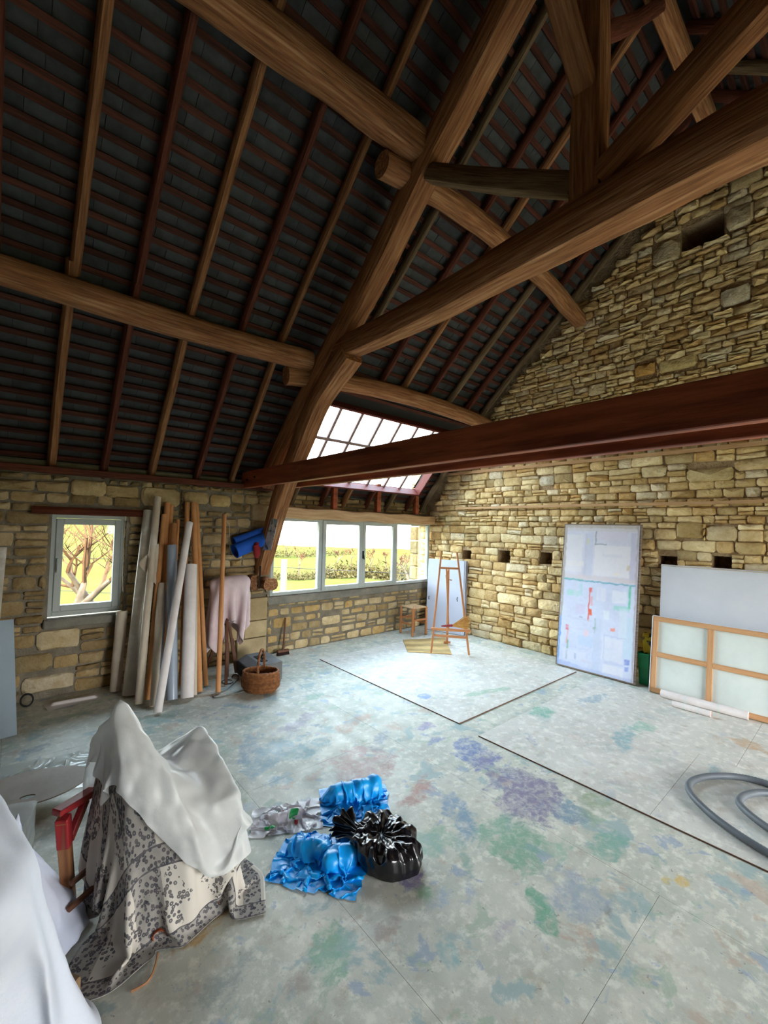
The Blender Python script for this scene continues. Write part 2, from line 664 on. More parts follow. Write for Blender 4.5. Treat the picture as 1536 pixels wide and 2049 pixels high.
# ---- gable wall (right)
PG = lambda u, v, d: np.array([5.84 - d, u, v])
wall_right = struct('wall_right', (5.84, 1.1, 0))
put = [(4.447, 4.64, 1.24, 1.40, .3), (3.70, 3.92, 1.24, 1.44, .3), (3.02, 3.22, 1.275, 1.45, .32), (1.50, 1.69, 1.38, 1.50, .3), (1.0, 1.17, 1.40, 1.53, .3)]
loop = (1.05, 1.455, 5.075, 5.39, .7)
mb = MB()
grid_wall(mb, [-3.5 + .2 * i for i in range(47)], [0, 1, 2, 3, 4, 5, 6.4], PG, put + [loop], top=lambda u: roofline(u) + .24)
mb.build('wall_face', M['mortar_tan'], wall_right, smooth=0)
mb = MB()
for p in put:      # back of each hole carries broken stone
    box(mb, (5.84 + p[4] - .09, p[0], p[2]), (5.84 + p[4] - .02, p[1], p[2] + .05), .01)
mb.build('hole_filling', M['mortar_tan'], wall_right)


def h_gable(v, R):
    if v < .9:
        return R.uniform(.09, .17)
    if v < 1.9:
        return R.uniform(.075, .14)
    if v < 2.9:
        return R.uniform(.075, .135)
    return R.uniform(.05, .115)


ash = lin(226, 214, 186)
bigs = [(1.46, 1.75, 5.04, 5.30, ash), (.80, 1.03, 5.12, 5.36, ash), (.72, 1.0, 5.52, 5.72, lin(200, 184, 146)), (.83, 1.08, 4.28, 4.47, lin(220, 214, 200)),
        (.95, 1.22, 1.70, 1.86, ash), (1.25, 1.5, 1.72, 1.9, lin(206, 184, 138)), (3.0, 3.22, 2.42, 2.56, lin(244, 240, 230)),
        (1.72, 1.95, 3.72, 3.86, lin(208, 168, 108)), (1.3, 1.68, 3.70, 3.84, lin(216, 198, 150)), (.98, 1.4, 2.36, 2.5, lin(224, 208, 166)),
        (2.3, 2.52, 3.6, 3.75, ash), (3.85, 4.1, 2.58, 2.74, lin(246, 240, 226)), (4.35, 4.6, 2.26, 2.42, lin(240, 222, 180))]
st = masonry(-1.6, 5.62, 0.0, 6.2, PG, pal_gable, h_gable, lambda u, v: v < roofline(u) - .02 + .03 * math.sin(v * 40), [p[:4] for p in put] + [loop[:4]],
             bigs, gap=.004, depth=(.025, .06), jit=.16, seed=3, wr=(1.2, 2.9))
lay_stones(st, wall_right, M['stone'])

# ---- eave wall (back)
PB = lambda u, v, d: np.array([u, 5.34 - d, v])
wall_back = struct('wall_back', (1.2, 5.34, 0))
W1 = (.283, .925, .755, 1.80)
W2 = (2.62, 5.78, .78, 1.84)
mb = MB()
grid_wall(mb, [XW, 5.84], [0, 2.25], PB, [(W1[0], W1[1], W1[2], W1[3]), (2.62, 5.84, 0, 2.25)])
grid_wall(mb, [XW, 5.84], [0, 2.25], lambda u, v, d: np.array([u, 5.74, v]), [W1, (2.62, 5.84, .75, 2.25)])
# reveals of the small window, splayed outwards
for (a, b) in (((W1[0], W1[2]), (W1[1], W1[2])), ((W1[1], W1[2]), (W1[1], W1[3])), ((W1[1], W1[3]), (W1[0], W1[3])), ((W1[0], W1[3]), (W1[0], W1[2]))):
    mb.add([PB(*a, 0), PB(*b, 0), (b[0], 5.74, b[1]), (a[0], 5.74, a[1])], [(0, 1, 2, 3)])
mb.add([(2.62, 5.34, .0), (2.62, 5.74, 0), (2.62, 5.74, 2.25), (2.62, 5.34, 2.25)], [(0, 1, 2, 3)])
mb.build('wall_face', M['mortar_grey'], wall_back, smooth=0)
mb = MB()
# under the bay: recessed panel, ledge behind the sill, wall head above the lintel
mb.add([(2.62, 5.375, 0), (5.84, 5.375, 0), (5.84, 5.375, .78), (2.62, 5.375, .78)], [(0, 1, 2, 3)])
mb.add([(2.62, 5.375, .78), (5.84, 5.375, .78), (5.84, 5.74, .76), (2.62, 5.74, .76)], [(0, 1, 2, 3)])
mb.add([(2.62, 5.50, 1.9), (5.84, 5.50, 1.9), (5.84, 5.52, 2.24), (2.62, 5.52, 2.24)], [(0, 1, 2, 3)])
mb.add([(2.62, 5.52, 2.24), (5.84, 5.52, 2.24), (5.84, 5.80, 2.24), (2.62, 5.80, 2.24)], [(0, 1, 2, 3)])
mb.add([(2.62, 5.74, 1.84), (5.84, 5.74, 1.84), (5.84, 5.74, 2.24), (2.62, 5.74, 2.24)], [(0, 1, 2, 3)])
mb.build('bay_face', M['mortar_grey'], wall_back, smooth=0)
bigb = [(.21, .55, .47, .65, lin(214, 202, 174)), (1.05, 1.45, 1.93, 2.14, lin(196, 180, 146)), (.42, .72, 2.0, 2.16, lin(204, 188, 152)), (.72, 1.02, 2.0, 2.13, lin(196, 178, 140)),
        (1.5, 1.78, 1.98, 2.12, lin(194, 176, 138)), (1.8, 2.05, 1.96, 2.10, lin(214, 194, 150)), (.05, .34, .28, .44, lin(170, 156, 124)), (.12, .52, .07, .22, lin(204, 196, 178)),
        (2.33, 2.6, 1.80, 2.02, lin(196, 182, 150))]
# dressed blocks of the pier, each a part
blocks = [(2.0, 2.58, .505, .79), (2.28, 2.58, .285, .495), (1.78, 2.27, .285, .495), (2.19, 2.58, .01, .275), (2.12, 2.35, .8, .88)]
for a, b, c, d in blocks:
    mb = MB()
    boxf(mb, ((a + b) / 2, 5.315, (c + d) / 2), (1, 0, 0), (0, 1, 0), (0, 0, 1), b - a, .075, d - c, .006, lin(*rng.choice(((236, 226, 204), (224, 212, 188), (230, 222, 204)))))
    mb.build('dressed_block', M['ashlar'], wall_back)
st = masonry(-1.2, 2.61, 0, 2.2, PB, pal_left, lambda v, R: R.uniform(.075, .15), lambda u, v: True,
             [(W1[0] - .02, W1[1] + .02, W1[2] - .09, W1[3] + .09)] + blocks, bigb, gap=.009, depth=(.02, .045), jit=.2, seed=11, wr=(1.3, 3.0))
PBY = lambda u, v, d: np.array([u, 5.375 - d, v])
st += masonry(2.63, 5.82, 0.0, .70, PBY, pal_bay, lambda v, R: R.uniform(.10, .15) if v < .5 else R.uniform(.07, .10), lambda u, v: v < .56 or vn(u * 5, v * 9) > -.1,
              [], [(2.72, 2.98, .34, .47, lin(204, 176, 124)), (3.5, 3.82, .28, .40, lin(214, 200, 168))], gap=.017, depth=(.008, .02), jit=.22, seed=21, wr=(1.3, 2.6))
PBT = lambda u, v, d: np.array([u, 5.50 - d, v])
st += masonry(2.63, 5.80, 2.0, 2.2, PBT, pal_left, lambda v, R: R.uniform(.06, .1), lambda u, v: True, [], gap=.008, depth=(.02, .04), seed=31, wr=(2, 4.5))
# rough stones in the small window's right jamb, turned into the reveal
PJ = lambda u, v, d: np.array([W1[1] - d * .6, u, v])
st += masonry(5.36, 5.72, .77, 1.79, PJ, pal_gable, lambda v, R: R.uniform(.07, .12), lambda u, v: True, [], gap=.006, depth=(.015, .03), seed=41, wr=(1, 2))
lay_stones(st, wall_back, M['stone'])
mb = MB()
sweep(mb, lerp((.12, 5.30, 1.838), (1.06, 5.30, 1.838), 12), .12, .075, 10, 6, rough=.06, seed=3, col=lin(225, 205, 180))
mb.build('window_lintel', M['rafter_red'], wall_back)
mb = MB()
path = [(2.64 + 3.14 * i / 20, 5.38, 1.925 - .02 * i / 20 + .010 * math.sin(i * 1.3)) for i in range(21)]
sweep(mb, path, .30, .165, 14, 6, rough=.05, seed=9, col=lin(255, 246, 236))
lb = mat('pale_beam', lin(205, 178, 142), lin(176, 146, 110), rough=.85, spec=.15, grain=(1.3, 16, 16), scale=2.0, bump=.7, bscale=5, tone=True)
mb.build('bay_lintel', lb, wall_back)
# cement band under the bay window and sill of the small window
mb = MB()
box(mb, (2.60, 5.335, .665), (5.82, 5.40, .775), .012)
mb.build('cement_band', M['cement'], wall_back)
mb = MB()
box(mb, (W1[0] - .03, 5.285, .675), (W1[1] + .02, 5.42, .762), .01)
mb.build('cement_sill', M['cement'], wall_back)
mb = MB()   # wall plate under the rafters, with its bed of cement
box(mb, (XW, 5.20, 2.20), (2.62, 5.33, 2.262), .008)
mb.build('wall_plate', M['rafter_red'], wall_back)
mb = MB()
box(mb, (XW, 5.33, 2.20), (2.62, 5.60, 2.33), .02)
mb.build('cement_bed', M['cement'], wall_back)

# ---- walls behind the camera (plain stone faces; open doorway out of view, added for fill light)
wall_front = struct('wall_front', (2.2, -3.4, 0))
PF = lambda u, v, d: np.array([u, -3.4 + d, v])
mb = MB()
grid_wall(mb, [XW, 5.84], [0, 2.3], PF, [(2.0, 4.8, 0, 2.15)])
grid_wall(mb, [XW, 5.84], [0, 2.3], lambda u, v, d: np.array([u, -3.75, v]), [(2.0, 4.8, 0, 2.15)])
for a, b in (((2.0, 0), (2.0, 2.15)), ((2.0, 2.15), (4.8, 2.15)), ((4.8, 2.15), (4.8, 0))):
    mb.add([PF(*a, 0), PF(*b, 0), (b[0], -3.75, b[1]), (a[0], -3.75, a[1])], [(0, 1, 2, 3)])
mb.build('wall_face', M['mortar_tan'], wall_front, smooth=0)
wall_left = struct('wall_left', (XW, 1, 0))
PL_ = lambda u, v, d: np.array([XW + d, u, v])
mb = MB()
grid_wall(mb, [-3.5 + .2 * i for i in range(47)], [0, 1, 2, 3, 4, 5, 6.4], PL_, [], top=lambda u: roofline(u) + .24)
mb.build('wall_face', M['mortar_tan'], wall_left, smooth=0)

# ---------------------------------------------------------------- roof
ceiling = struct('ceiling', (1.2, 1.09, 6.3))
mb = MB()
YS = [5.64, 5.30, 4.32, 4.0, 3.0, 2.0, 1.09]
for bk in (False, True):
    for i in range(len(YS) - 1):
        ya, yb = YS[i], YS[i + 1]
        yb2 = {o_: (yb if i < len(YS) - 2 else yb - o_ * .656) for o_ in (.19, .26)}
        if bk:
            ya, yb2 = 2 * RG[0] - ya, {k_: 2 * RG[0] - v_ for k_, v_ in yb2.items()}
        xs = [(XW - .4, 6.2)]
        if not bk and i == 1:
            xs = [(XW - .4, SKY[0] - .12), (SKY[1] + .14, 6.2)]
        for xa, xb in xs:
            # board face toward the room just above the slates
            mb.add([roof_pt(xa, ya, .19, bk), roof_pt(xb, ya, .19, bk), roof_pt(xb, yb2[.19], .19, bk), roof_pt(xa, yb2[.19], .19, bk)], [(0, 1, 2, 3)])
            mb.add([roof_pt(xa, ya, .26, bk), roof_pt(xb, ya, .26, bk), roof_pt(xb, yb2[.26], .26, bk), roof_pt(xa, yb2[.26], .26, bk)], [(0, 1, 2, 3)])
mb.build('roof_cover', M['roof_cover'], ceiling, smooth=0)


def slope_arc(s, back=False, off=0.0, x=0.0):
    """point s metres up the slope from the eave"""
    l1 = np.linalg.norm(KN - EA)
    if s < l1:
        y = EA[0] + (KN[0] - EA[0]) * s / l1
    else:
        y = KN[0] + (RG[0] - KN[0]) * (s - l1) / np.linalg.norm(RG - KN)
    return roof_pt(x, 2 * RG[0] - y if back else y, off, back)


SLEN = np.linalg.norm(KN - EA) + np.linalg.norm(RG - KN)
PITCH_L = .1325
NL = int(SLEN / PITCH_L)
up_s = lambda bk, s: (slope_arc(min(s + .02, SLEN), bk) - slope_arc(s - .02, bk))
for bk in (False, True):
    for k in range(1, NL + 1):
        s = k * PITCH_L
        y = slope_arc(s, bk)[1]
        ext = [(XW, 5.80)]
        if not bk and SKY[2] - .06 < y < SKY[3] + .05:
            ext = [(XW, SKY[0] - .05), (SKY[1] + .05, 5.80)]
        for xa, xb in ext:
            a, b = slope_arc(s, bk, .118, xa), slope_arc(s, bk, .118, xb)
            mid = .5 * (a + b)
            mb = MB()
            g = rng.uniform(.62, 1.2)
            pts = [a + (b - a) * t + np.array((0, 0, rng.uniform(-.004, .004))) for t in (0, .25, .5, .75, 1)]
            sweep(mb, pts, .048 if False else .028, .05, 4, 12, up=unit(up_s(bk, s)), col=(g, g * rng.uniform(.9, 1.02), g * .97), seed=rng.uniform(0, 50))
            mb.build('lath', M['lath'], ceiling, smooth=30)

# slates seen between the laths
slates = []
for bk in (False, True):
    for k in range(0, NL + 1):
        s0, s1 = k * PITCH_L, min((k + 1) * PITCH_L, SLEN)
        y = slope_arc((s0 + s1) / 2, bk)[1]
        x = XW + rng.uniform(0, .2)
        while x < 5.9:
            w = rng.uniform(.19, .23)
            xm = x + w / 2
            if not (not bk and SKY[0] - .1 < xm < SKY[1] + .1 and SKY[2] - .05 < y < SKY[3] + .09):
                o = rng.uniform(0, .006)
                q = [slope_arc(s0, bk, .150 + o, x), slope_arc(s0, bk, .150 + o, x + w - .004), slope_arc(s1, bk, .136 + o, x + w - .004), slope_arc(s1, bk, .136 + o, x)]
                n = unit(slope_arc(s0, bk, 1.0) - slope_arc(s0, bk))
                vs = q + [p + n * .008 for p in q]
                g = rng.uniform(.72, 1.2)
                slates.append((vs, [(0, 1, 2, 3), (7, 6, 5, 4), (0, 4, 5, 1), (1, 5, 6, 2), (2, 6, 7, 3), (3, 7, 4, 0)], (g, g, g * 1.02), 0 if bk else seen_area(q)))
            x += w
order = sorted(slates, key=lambda q: -q[3])
rest = MB()
for i, (vs, fs, col, a) in enumerate(order):
    if i < 300:
        mb = MB()
        mb.add(vs, fs, col)
        mb.build('roof_slate', M['slate'], ceiling, smooth=0)
    else:
        rest.add(vs, fs, col)
o = rest.build('roof_slates', M['slate'], ceiling, smooth=0)
o['kind'] = 'stuff'

# rafters
RX = [(-1.95, 'l'), (-1.5, 'r'), (-1.06, 'l'), (-.62, 'r'), (-.18, 'r'), (.26, 'l'), (.69, 'r'), (1.138, 'l'), (1.62, 'r'), (2.04, 'l'), (2.99, 'g'), (3.49, 'r'), (3.90, 'l'), (4.357, 'r'),
      (4.815, 'g'), (5.256, 'r'), (5.66, 'g')]
RM = dict(l='rafter_light', r='rafter_red', g='rafter_grey')
for i, (x, k) in enumerate(RX):
    w, h = rng.uniform(.066, .08), .10
    if k == 'r':
        w *= .9
    for bk in (False, True):
        up = unit(slope_arc(1, bk, 1) - slope_arc(1, bk))
        ya, yb, yc = 5.62, 4.0, RG[0]
        if not bk and SKY[0] < x < SKY[1] + .02:
            ya_list = [(5.62, SKY[3] + .03)]
        else:
            ya_list = [(5.62, yb)]
        ya_list.append((4.06 if not (not bk and x > 2.7) else 4.12, yc))
        for n_, (y0, y1) in enumerate(ya_list):
            dx = rng.uniform(-.015, .015)
            f = lambda y: roof_pt(x + dx, 2 * RG[0] - y if bk else y, .05 + (.0 if n_ == 0 else .012), bk)
            pts = [f(y0 + (y1 - y0) * t / 6) + np.array((.006 * vn(t * .9, i, 1), 0, .008 * vn(t * .8, i, 5))) for t in range(7)]
            mb = MB()
            g = rng.uniform(.85, 1.12)
            sweep(mb, pts, w, h, 8, 8, up=up, rough=.03, seed=i * 3.1 + n_, col=(g, g, g))
            mb.build('rafter', M[RM[k]], ceiling, smooth=40)
mb = MB()
sweep(mb, lerp((XW, RG[0], 6.10), (5.9, RG[0], 6.10), 12), .16, .2, 10, 6, rough=.05, seed=70)
mb.build('ridge_beam', M['beam'], ceiling)

# ---------------------------------------------------------------- purlins
def purlin(pts, r, label, seed, flat=1.0, pw=2.6):
    mb = MB()
    p = catmull(pts, 5)
    n = len(p)
    sweep(mb, p, 2 * r, 2 * r * flat, 14, pw, rough=.07, seed=seed, rs=[1 + .1 * vn(i * .23, seed) for i in range(n)])
    o = mb.build('purlin', M['beam'], smooth=50)
    return tag(o, label, 'roof beam')


purlin([(XW, 4.02, 3.50), (-1.5, 4.03, 3.51), (-.15, 4.05, 3.52), (.8, 4.06, 3.51), (1.6, 4.03, 3.52), (2.36, 4.02, 3.55)], .105,
       'long round brown roof beam above the small window, running to the curved truss leg', 11)
purlin([(2.16, 4.17, 3.38), (2.5, 4.13, 3.42), (2.95, 4.09, 3.46), (3.7, 4.06, 3.50), (4.5, 4.05, 3.50), (5.3, 4.07, 3.48), (5.95, 4.12, 3.44)], .10,
       'bowed brown beam forming the top edge of the rooflight', 23)
purlin([(XW, 2.60, 4.80), (-1, 2.56, 4.82), (.2, 2.53, 4.85), (.9, 2.50, 4.87), (1.7, 2.47, 4.90), (2.42, 2.45, 4.92)], .115,
       'thick squared beam high on the slope, coming from overhead to the principal rafter', 37, pw=4)
purlin([(2.14, 2.60, 4.72), (2.5, 2.58, 4.76), (3.0, 2.55, 4.80), (3.75, 2.55, 4.81), (4.8, 2.57, 4.78), (5.4, 2.62, 4.73), (5.95, 2.66, 4.70)], .095,
       'slim round beam high on the slope, ending in the stone gable wall', 51)

# ---------------------------------------------------------------- roof truss
XT = 2.5
truss = thing('roof_truss', 'old timber roof truss with curved leg, collar beam, king post and red planks', 'roof truss', (XT, 1.09, 1.0))
T = lambda y, z, x=XT: (x, y, z)


def timber(name, pts, w, h, seed, pw=5, rough=.06, m='beam', parent=truss, up=(1, 0, 0), rs=None, col=W):
    mb = MB()
    p = catmull(pts, 6)
    sweep(mb, p, w, h, 14, pw, up=up, rough=rough, seed=seed, rs=[rs[0] + (rs[1] - rs[0]) * i / (len(p) - 1) for i in range(len(p))] if rs else None, col=col)
    return mb.build(name, M[m], parent, smooth=50)


# section axes: w lies across the member in the truss plane, h along X
timber('principal_rafter', [T(5.22, 2.30), T(4.55, 2.93), T(3.9, 3.50), T(3.45, 3.88), T(2.96, 4.30), T(2.45, 4.80), T(2.05, 5.13), T(1.2, 5.88)], .24, .25, 2)
timber('principal_rafter', [T(-3.0, 2.35), T(-2.0, 3.1), T(-.9, 4.1), T(.2, 5.05), T(.98, 5.85)], .24, .24, 5)
c = [PX(px, py, XT) for px, py in ((522, 1142), (545, 1060), (566, 985), (596, 908), (636, 808), (672, 750), (703, 706))]
timber('cruck_leg', [tuple(q) for q in c], .21, .22, 8, rs=(.9, 1.12))
timber('collar_beam', [T(3.72, 3.60), T(3.2, 3.57), T(2.54, 3.56), T(1.7, 3.58), T(1.02, 3.60), (XT, .35, 3.62), (XT, -.5, 3.6), (XT, -1.6, 3.52)], .24, .24, 13, rs=(.82, 1.2))
timber('king_post', [T(1.09, 3.68), T(1.09, 4.0), T(1.085, 4.4), T(1.09, 5.0), T(1.09, 6.0)], .18, .19, 17)
timber('strut', [T(2.42, 4.74), T(1.8, 4.29), T(1.16, 3.86)], .13, .13, 19, m='rafter_grey')
timber('strut', [T(1.02, 3.80), T(.7, 3.98), T(.35, 4.18), T(-.1, 4.42), T(-.45, 4.6)], .17, .17, 21)
timber('ridge_brace', [(2.56, 1.09, 4.80), (3.1, 1.09, 5.32), (3.72, 1.09, 5.98)], .10, .11, 25, m='rafter_red', up=(0, 1, 0))
timber('ridge_brace', [(2.46, 1.09, 4.36), (2.1, 1.09, 4.68), (1.5, 1.09, 5.25), (.8, 1.09, 5.95)], .10, .13, 27, m='rafter_light', up=(0, 1, 0))
for x0, ztop, zb, y1 in ((2.20, 2.41, 2.205, 5.27), (2.66, 2.42, 2.225, 5.28)):
    mb = MB()
    boxf(mb, (x0, (y1 - 3.3) / 2, (ztop + zb) / 2), (0, 1, 0), (-1, 0, 0), (0, 0, 1), y1 + 3.3, .07, ztop - zb, .005)
    tp = mb.build('tie_plank', M['plank_red'], truss)
    tp['label'] = 'red-brown machined plank of the lower tie'
for y, z in ((5.10, 2.30), (4.88, 2.32)):
    mb = MB()
    tube(mb, [(2.15, y, z), (2.71, y, z)], .012, 8)
    mb.build('bolt', M['iron'], truss)
foot = MB()
sweep(foot, lerp((2.53, 5.36, .985), (2.53, 5.10, .98), 4), .19, .15, 12, 3.4, rough=.08, seed=40)
foot.build('foot_block', M['beam'], truss)
mb = MB()
sweep(mb, lerp((2.36, 5.36, 1.0), (2.36, 5.20, 1.0), 4), .13, .20, 10, 4, rough=.06, seed=44, col=(.7, .7, .7))
mb.build('foot_block', M['beam'], truss)
mb = MB()
tube(mb, [(2.40, 5.16, .93), (2.40, 5.15, 1.22)], .011, 6)
mb.build('iron_rod', M['iron'], truss)

# posts between the window lintel and the rooflight
for x, lab in ((3.60, 'short red-brown post over the bay window, nearest the truss leg'), (4.455, 'short red-brown post over the middle of the bay window'),
               (5.335, 'short red-brown post over the bay window, nearest the gable wall')):
    mb = MB()
    boxf(mb, (x, 5.29, 2.23), (1, 0, 0), (0, 1, 0), (0, 0, 1), .08, .08, .46, .006, (.95, .95, .95))
    tag(mb.build('post', M['plank_red']), lab, 'post')

# battens on the gable
for z0, z1, ya, yb, lab in ((2.690, 2.735, 4.93, -.8, 'upper thin horizontal wood batten fixed to the gable wall'), (2.098, 2.135, 4.72, -.8, 'lower thin horizontal wood batten fixed to the gable wall')):
    mb = MB()
    pts = [(5.765 + .008 * vn(t, z0), ya + (yb - ya) * t / 8, (z0 + z1) / 2 + .012 * vn(t * .6, z0 * 5)) for t in range(9)]
    sweep(mb, pts, .03, z1 - z0, 4, 12, rough=0, seed=z0 * 9)
    tag(mb.build('batten', M['batten'], smooth=30), lab, 'batten')

# ---------------------------------------------------------------- windows
def ring(mb, x0, x1, z0, z1, w, y0, y1, bev=.004, wb=None):
    wb = wb or w
    box(mb, (x0, y0, z0), (x0 + w, y1, z1), bev)
    box(mb, (x1 - w, y0, z0), (x1, y1, z1), bev)
    box(mb, (x0 + w, y0, z1 - w), (x1 - w, y1, z1), bev)
    box(mb, (x0 + w, y0, z0), (x1 - w, y1, z0 + wb), bev)


win1 = struct('window_1', (.6, 5.42, .79))
mb = MB()
ring(mb, .275, .935, .775, 1.81, .045, 5.40, 5.47)
mb.build('outer_frame', M['pvc'], win1)
mb = MB()
ring(mb, .322, .888, .822, 1.763, .062, 5.385, 5.45, .006)
mb.build('sash', M['pvc'], win1)
mb = MB()
box(mb, (.38, 5.415, .88), (.83, 5.421, 1.705), .001)
mb.build('pane', M['glass'], win1)
mb = MB()
box(mb, (.335, 5.36, 1.24), (.353, 5.385, 1.36), .004)
tube(mb, [(.344, 5.355, 1.30), (.344, 5.345, 1.22)], .007, 8)
mb.build('handle', M['pvc'], win1)

win2 = struct('window_2', (4.2, 5.36, .78))
fx = [2.64, 3.40, 4.21, 4.94, 5.77]
mb = MB()
ring(mb, fx[0], fx[4], .785, 1.85, .045, 5.345, 5.42)
mb.build('outer_frame', M['pvc'], win2)
for x, w in ((3.42, .055), (4.935, .05)):
    mb = MB()
    box(mb, (x - w / 2, 5.34, .83), (x + w / 2, 5.42, 1.806), .005)
    mb.build('mullion', M['pvc'], win2)
for a, b in ((3.447, 4.20), (4.20, 4.912)):
    mb = MB()
    ring(mb, a, b, .80, 1.835, .062, 5.325, 5.385, .006)
    mb.build('sash', M['pvc'], win2)
for a, b, c, d, y in ((2.68, 3.395, .825, 1.81, 5.38), (3.505, 4.142, .858, 1.777, 5.355), (4.258, 4.855, .858, 1.777, 5.355), (4.958, 5.73, .825, 1.81, 5.38)):
    mb = MB()
    box(mb, (a, y, c), (b, y + .006, d), .001)
    mb.build('pane', M['glass'], win2)
mb = MB()
box(mb, (4.188, 5.305, 1.25), (4.212, 5.325, 1.37), .004)
tube(mb, [(4.20, 5.30, 1.31), (4.20, 5.285, 1.24)], .008, 8)
mb.build('handle', M['iron'], win2)

win3 = struct('window_3', tuple(roof_pt(4.0, 4.8, .1)))
gl_off = .105
nrm = unit(roof_pt(0, 4.8, 1) - roof_pt(0, 4.8, 0))
slope_d = unit(roof_pt(0, SKY[2]) - roof_pt(0, SKY[3]))
ymid = 4.745
cols = [SKY[0] + (SKY[1] - SKY[0]) * i / 7 for i in range(8)]
cols = [2.78] + [3.136 + .3535 * i for i in range(6)] + [5.26]
for i in range(7):
    for ya, yb in ((SKY[3], ymid), (ymid, SKY[2])):
        mb = MB()
        a, b = cols[i] + .004, cols[i + 1] - .004
        q = [roof_pt(a, ya, gl_off), roof_pt(b, ya, gl_off), roof_pt(b, yb, gl_off), roof_pt(a, yb, gl_off)]
        mb.add(q + [p + nrm * .006 for p in q], [(0, 1, 2, 3), (7, 6, 5, 4), (0, 4, 5, 1), (1, 5, 6, 2), (2, 6, 7, 3), (3, 7, 4, 0)])
        mb.build('pane', M['roof_glass'], win3, smooth=0)
gbar = mat('bar_paint', lin(150, 128, 122), lin(130, 105, 98), rough=.6)
for i in range(1, 7):
    mb = MB()
    bar(mb, roof_pt(cols[i], SKY[3], gl_off - .008), roof_pt(cols[i], SKY[2], gl_off - .008), .042, .034, up=nrm)
    mb.build('glazing_bar', gbar, win3)
mb = MB()
bar(mb, roof_pt(cols[0], ymid, gl_off - .02), roof_pt(cols[7], ymid, gl_off - .02), .042, .03, up=nrm)
mb.build('cross_bar', gbar, win3)
mb = MB()
for (xa, xb, ya, yb) in ((SKY[0] - .16, SKY[0], SKY[3] + .13, SKY[2] - .1), (SKY[1], SKY[1] + .17, SKY[3] + .13, SKY[2] - .1), (SKY[0], SKY[1], SKY[3] + .13, SKY[3]), (SKY[0], SKY[1], SKY[2], SKY[2] - .1)):
    q = [roof_pt(xa, ya, gl_off), roof_pt(xb, ya, gl_off), roof_pt(xb, yb, gl_off), roof_pt(xa, yb, gl_off)]
    mb.add(q + [p + nrm * .004 for p in q], [(0, 1, 2, 3), (7, 6, 5, 4), (0, 4, 5, 1), (1, 5, 6, 2), (2, 6, 7, 3), (3, 7, 4, 0)])
mb.build('flashing', M['roof_cover'], win3, smooth=0)
M['reveal_red'] = mat('reveal_red', lin(112, 44, 30), lin(88, 33, 24), rough=.6, grain=(1, 12, 12), scale=2, bump=.2, bscale=6)
for nm, a, b in (('reveal_board', (SKY[0] - .015, SKY[3]), (SKY[0] - .015, SKY[2])), ('reveal_board', (SKY[1] + .015, SKY[3] + .03), (SKY[1] + .015, SKY[2])),
                 ('reveal_board', (SKY[0] - .03, SKY[3] + .012), (SKY[1] + .03, SKY[3] + .012)), ('reveal_board', (SKY[0] - .03, SKY[2] - .01), (SKY[1] + .03, SKY[2] - .01))):
    mb = MB()
    bar(mb, roof_pt(*a, .03), roof_pt(*b, .03), .028, .16, up=nrm)
    mb.build(nm, M['reveal_red'], win3)

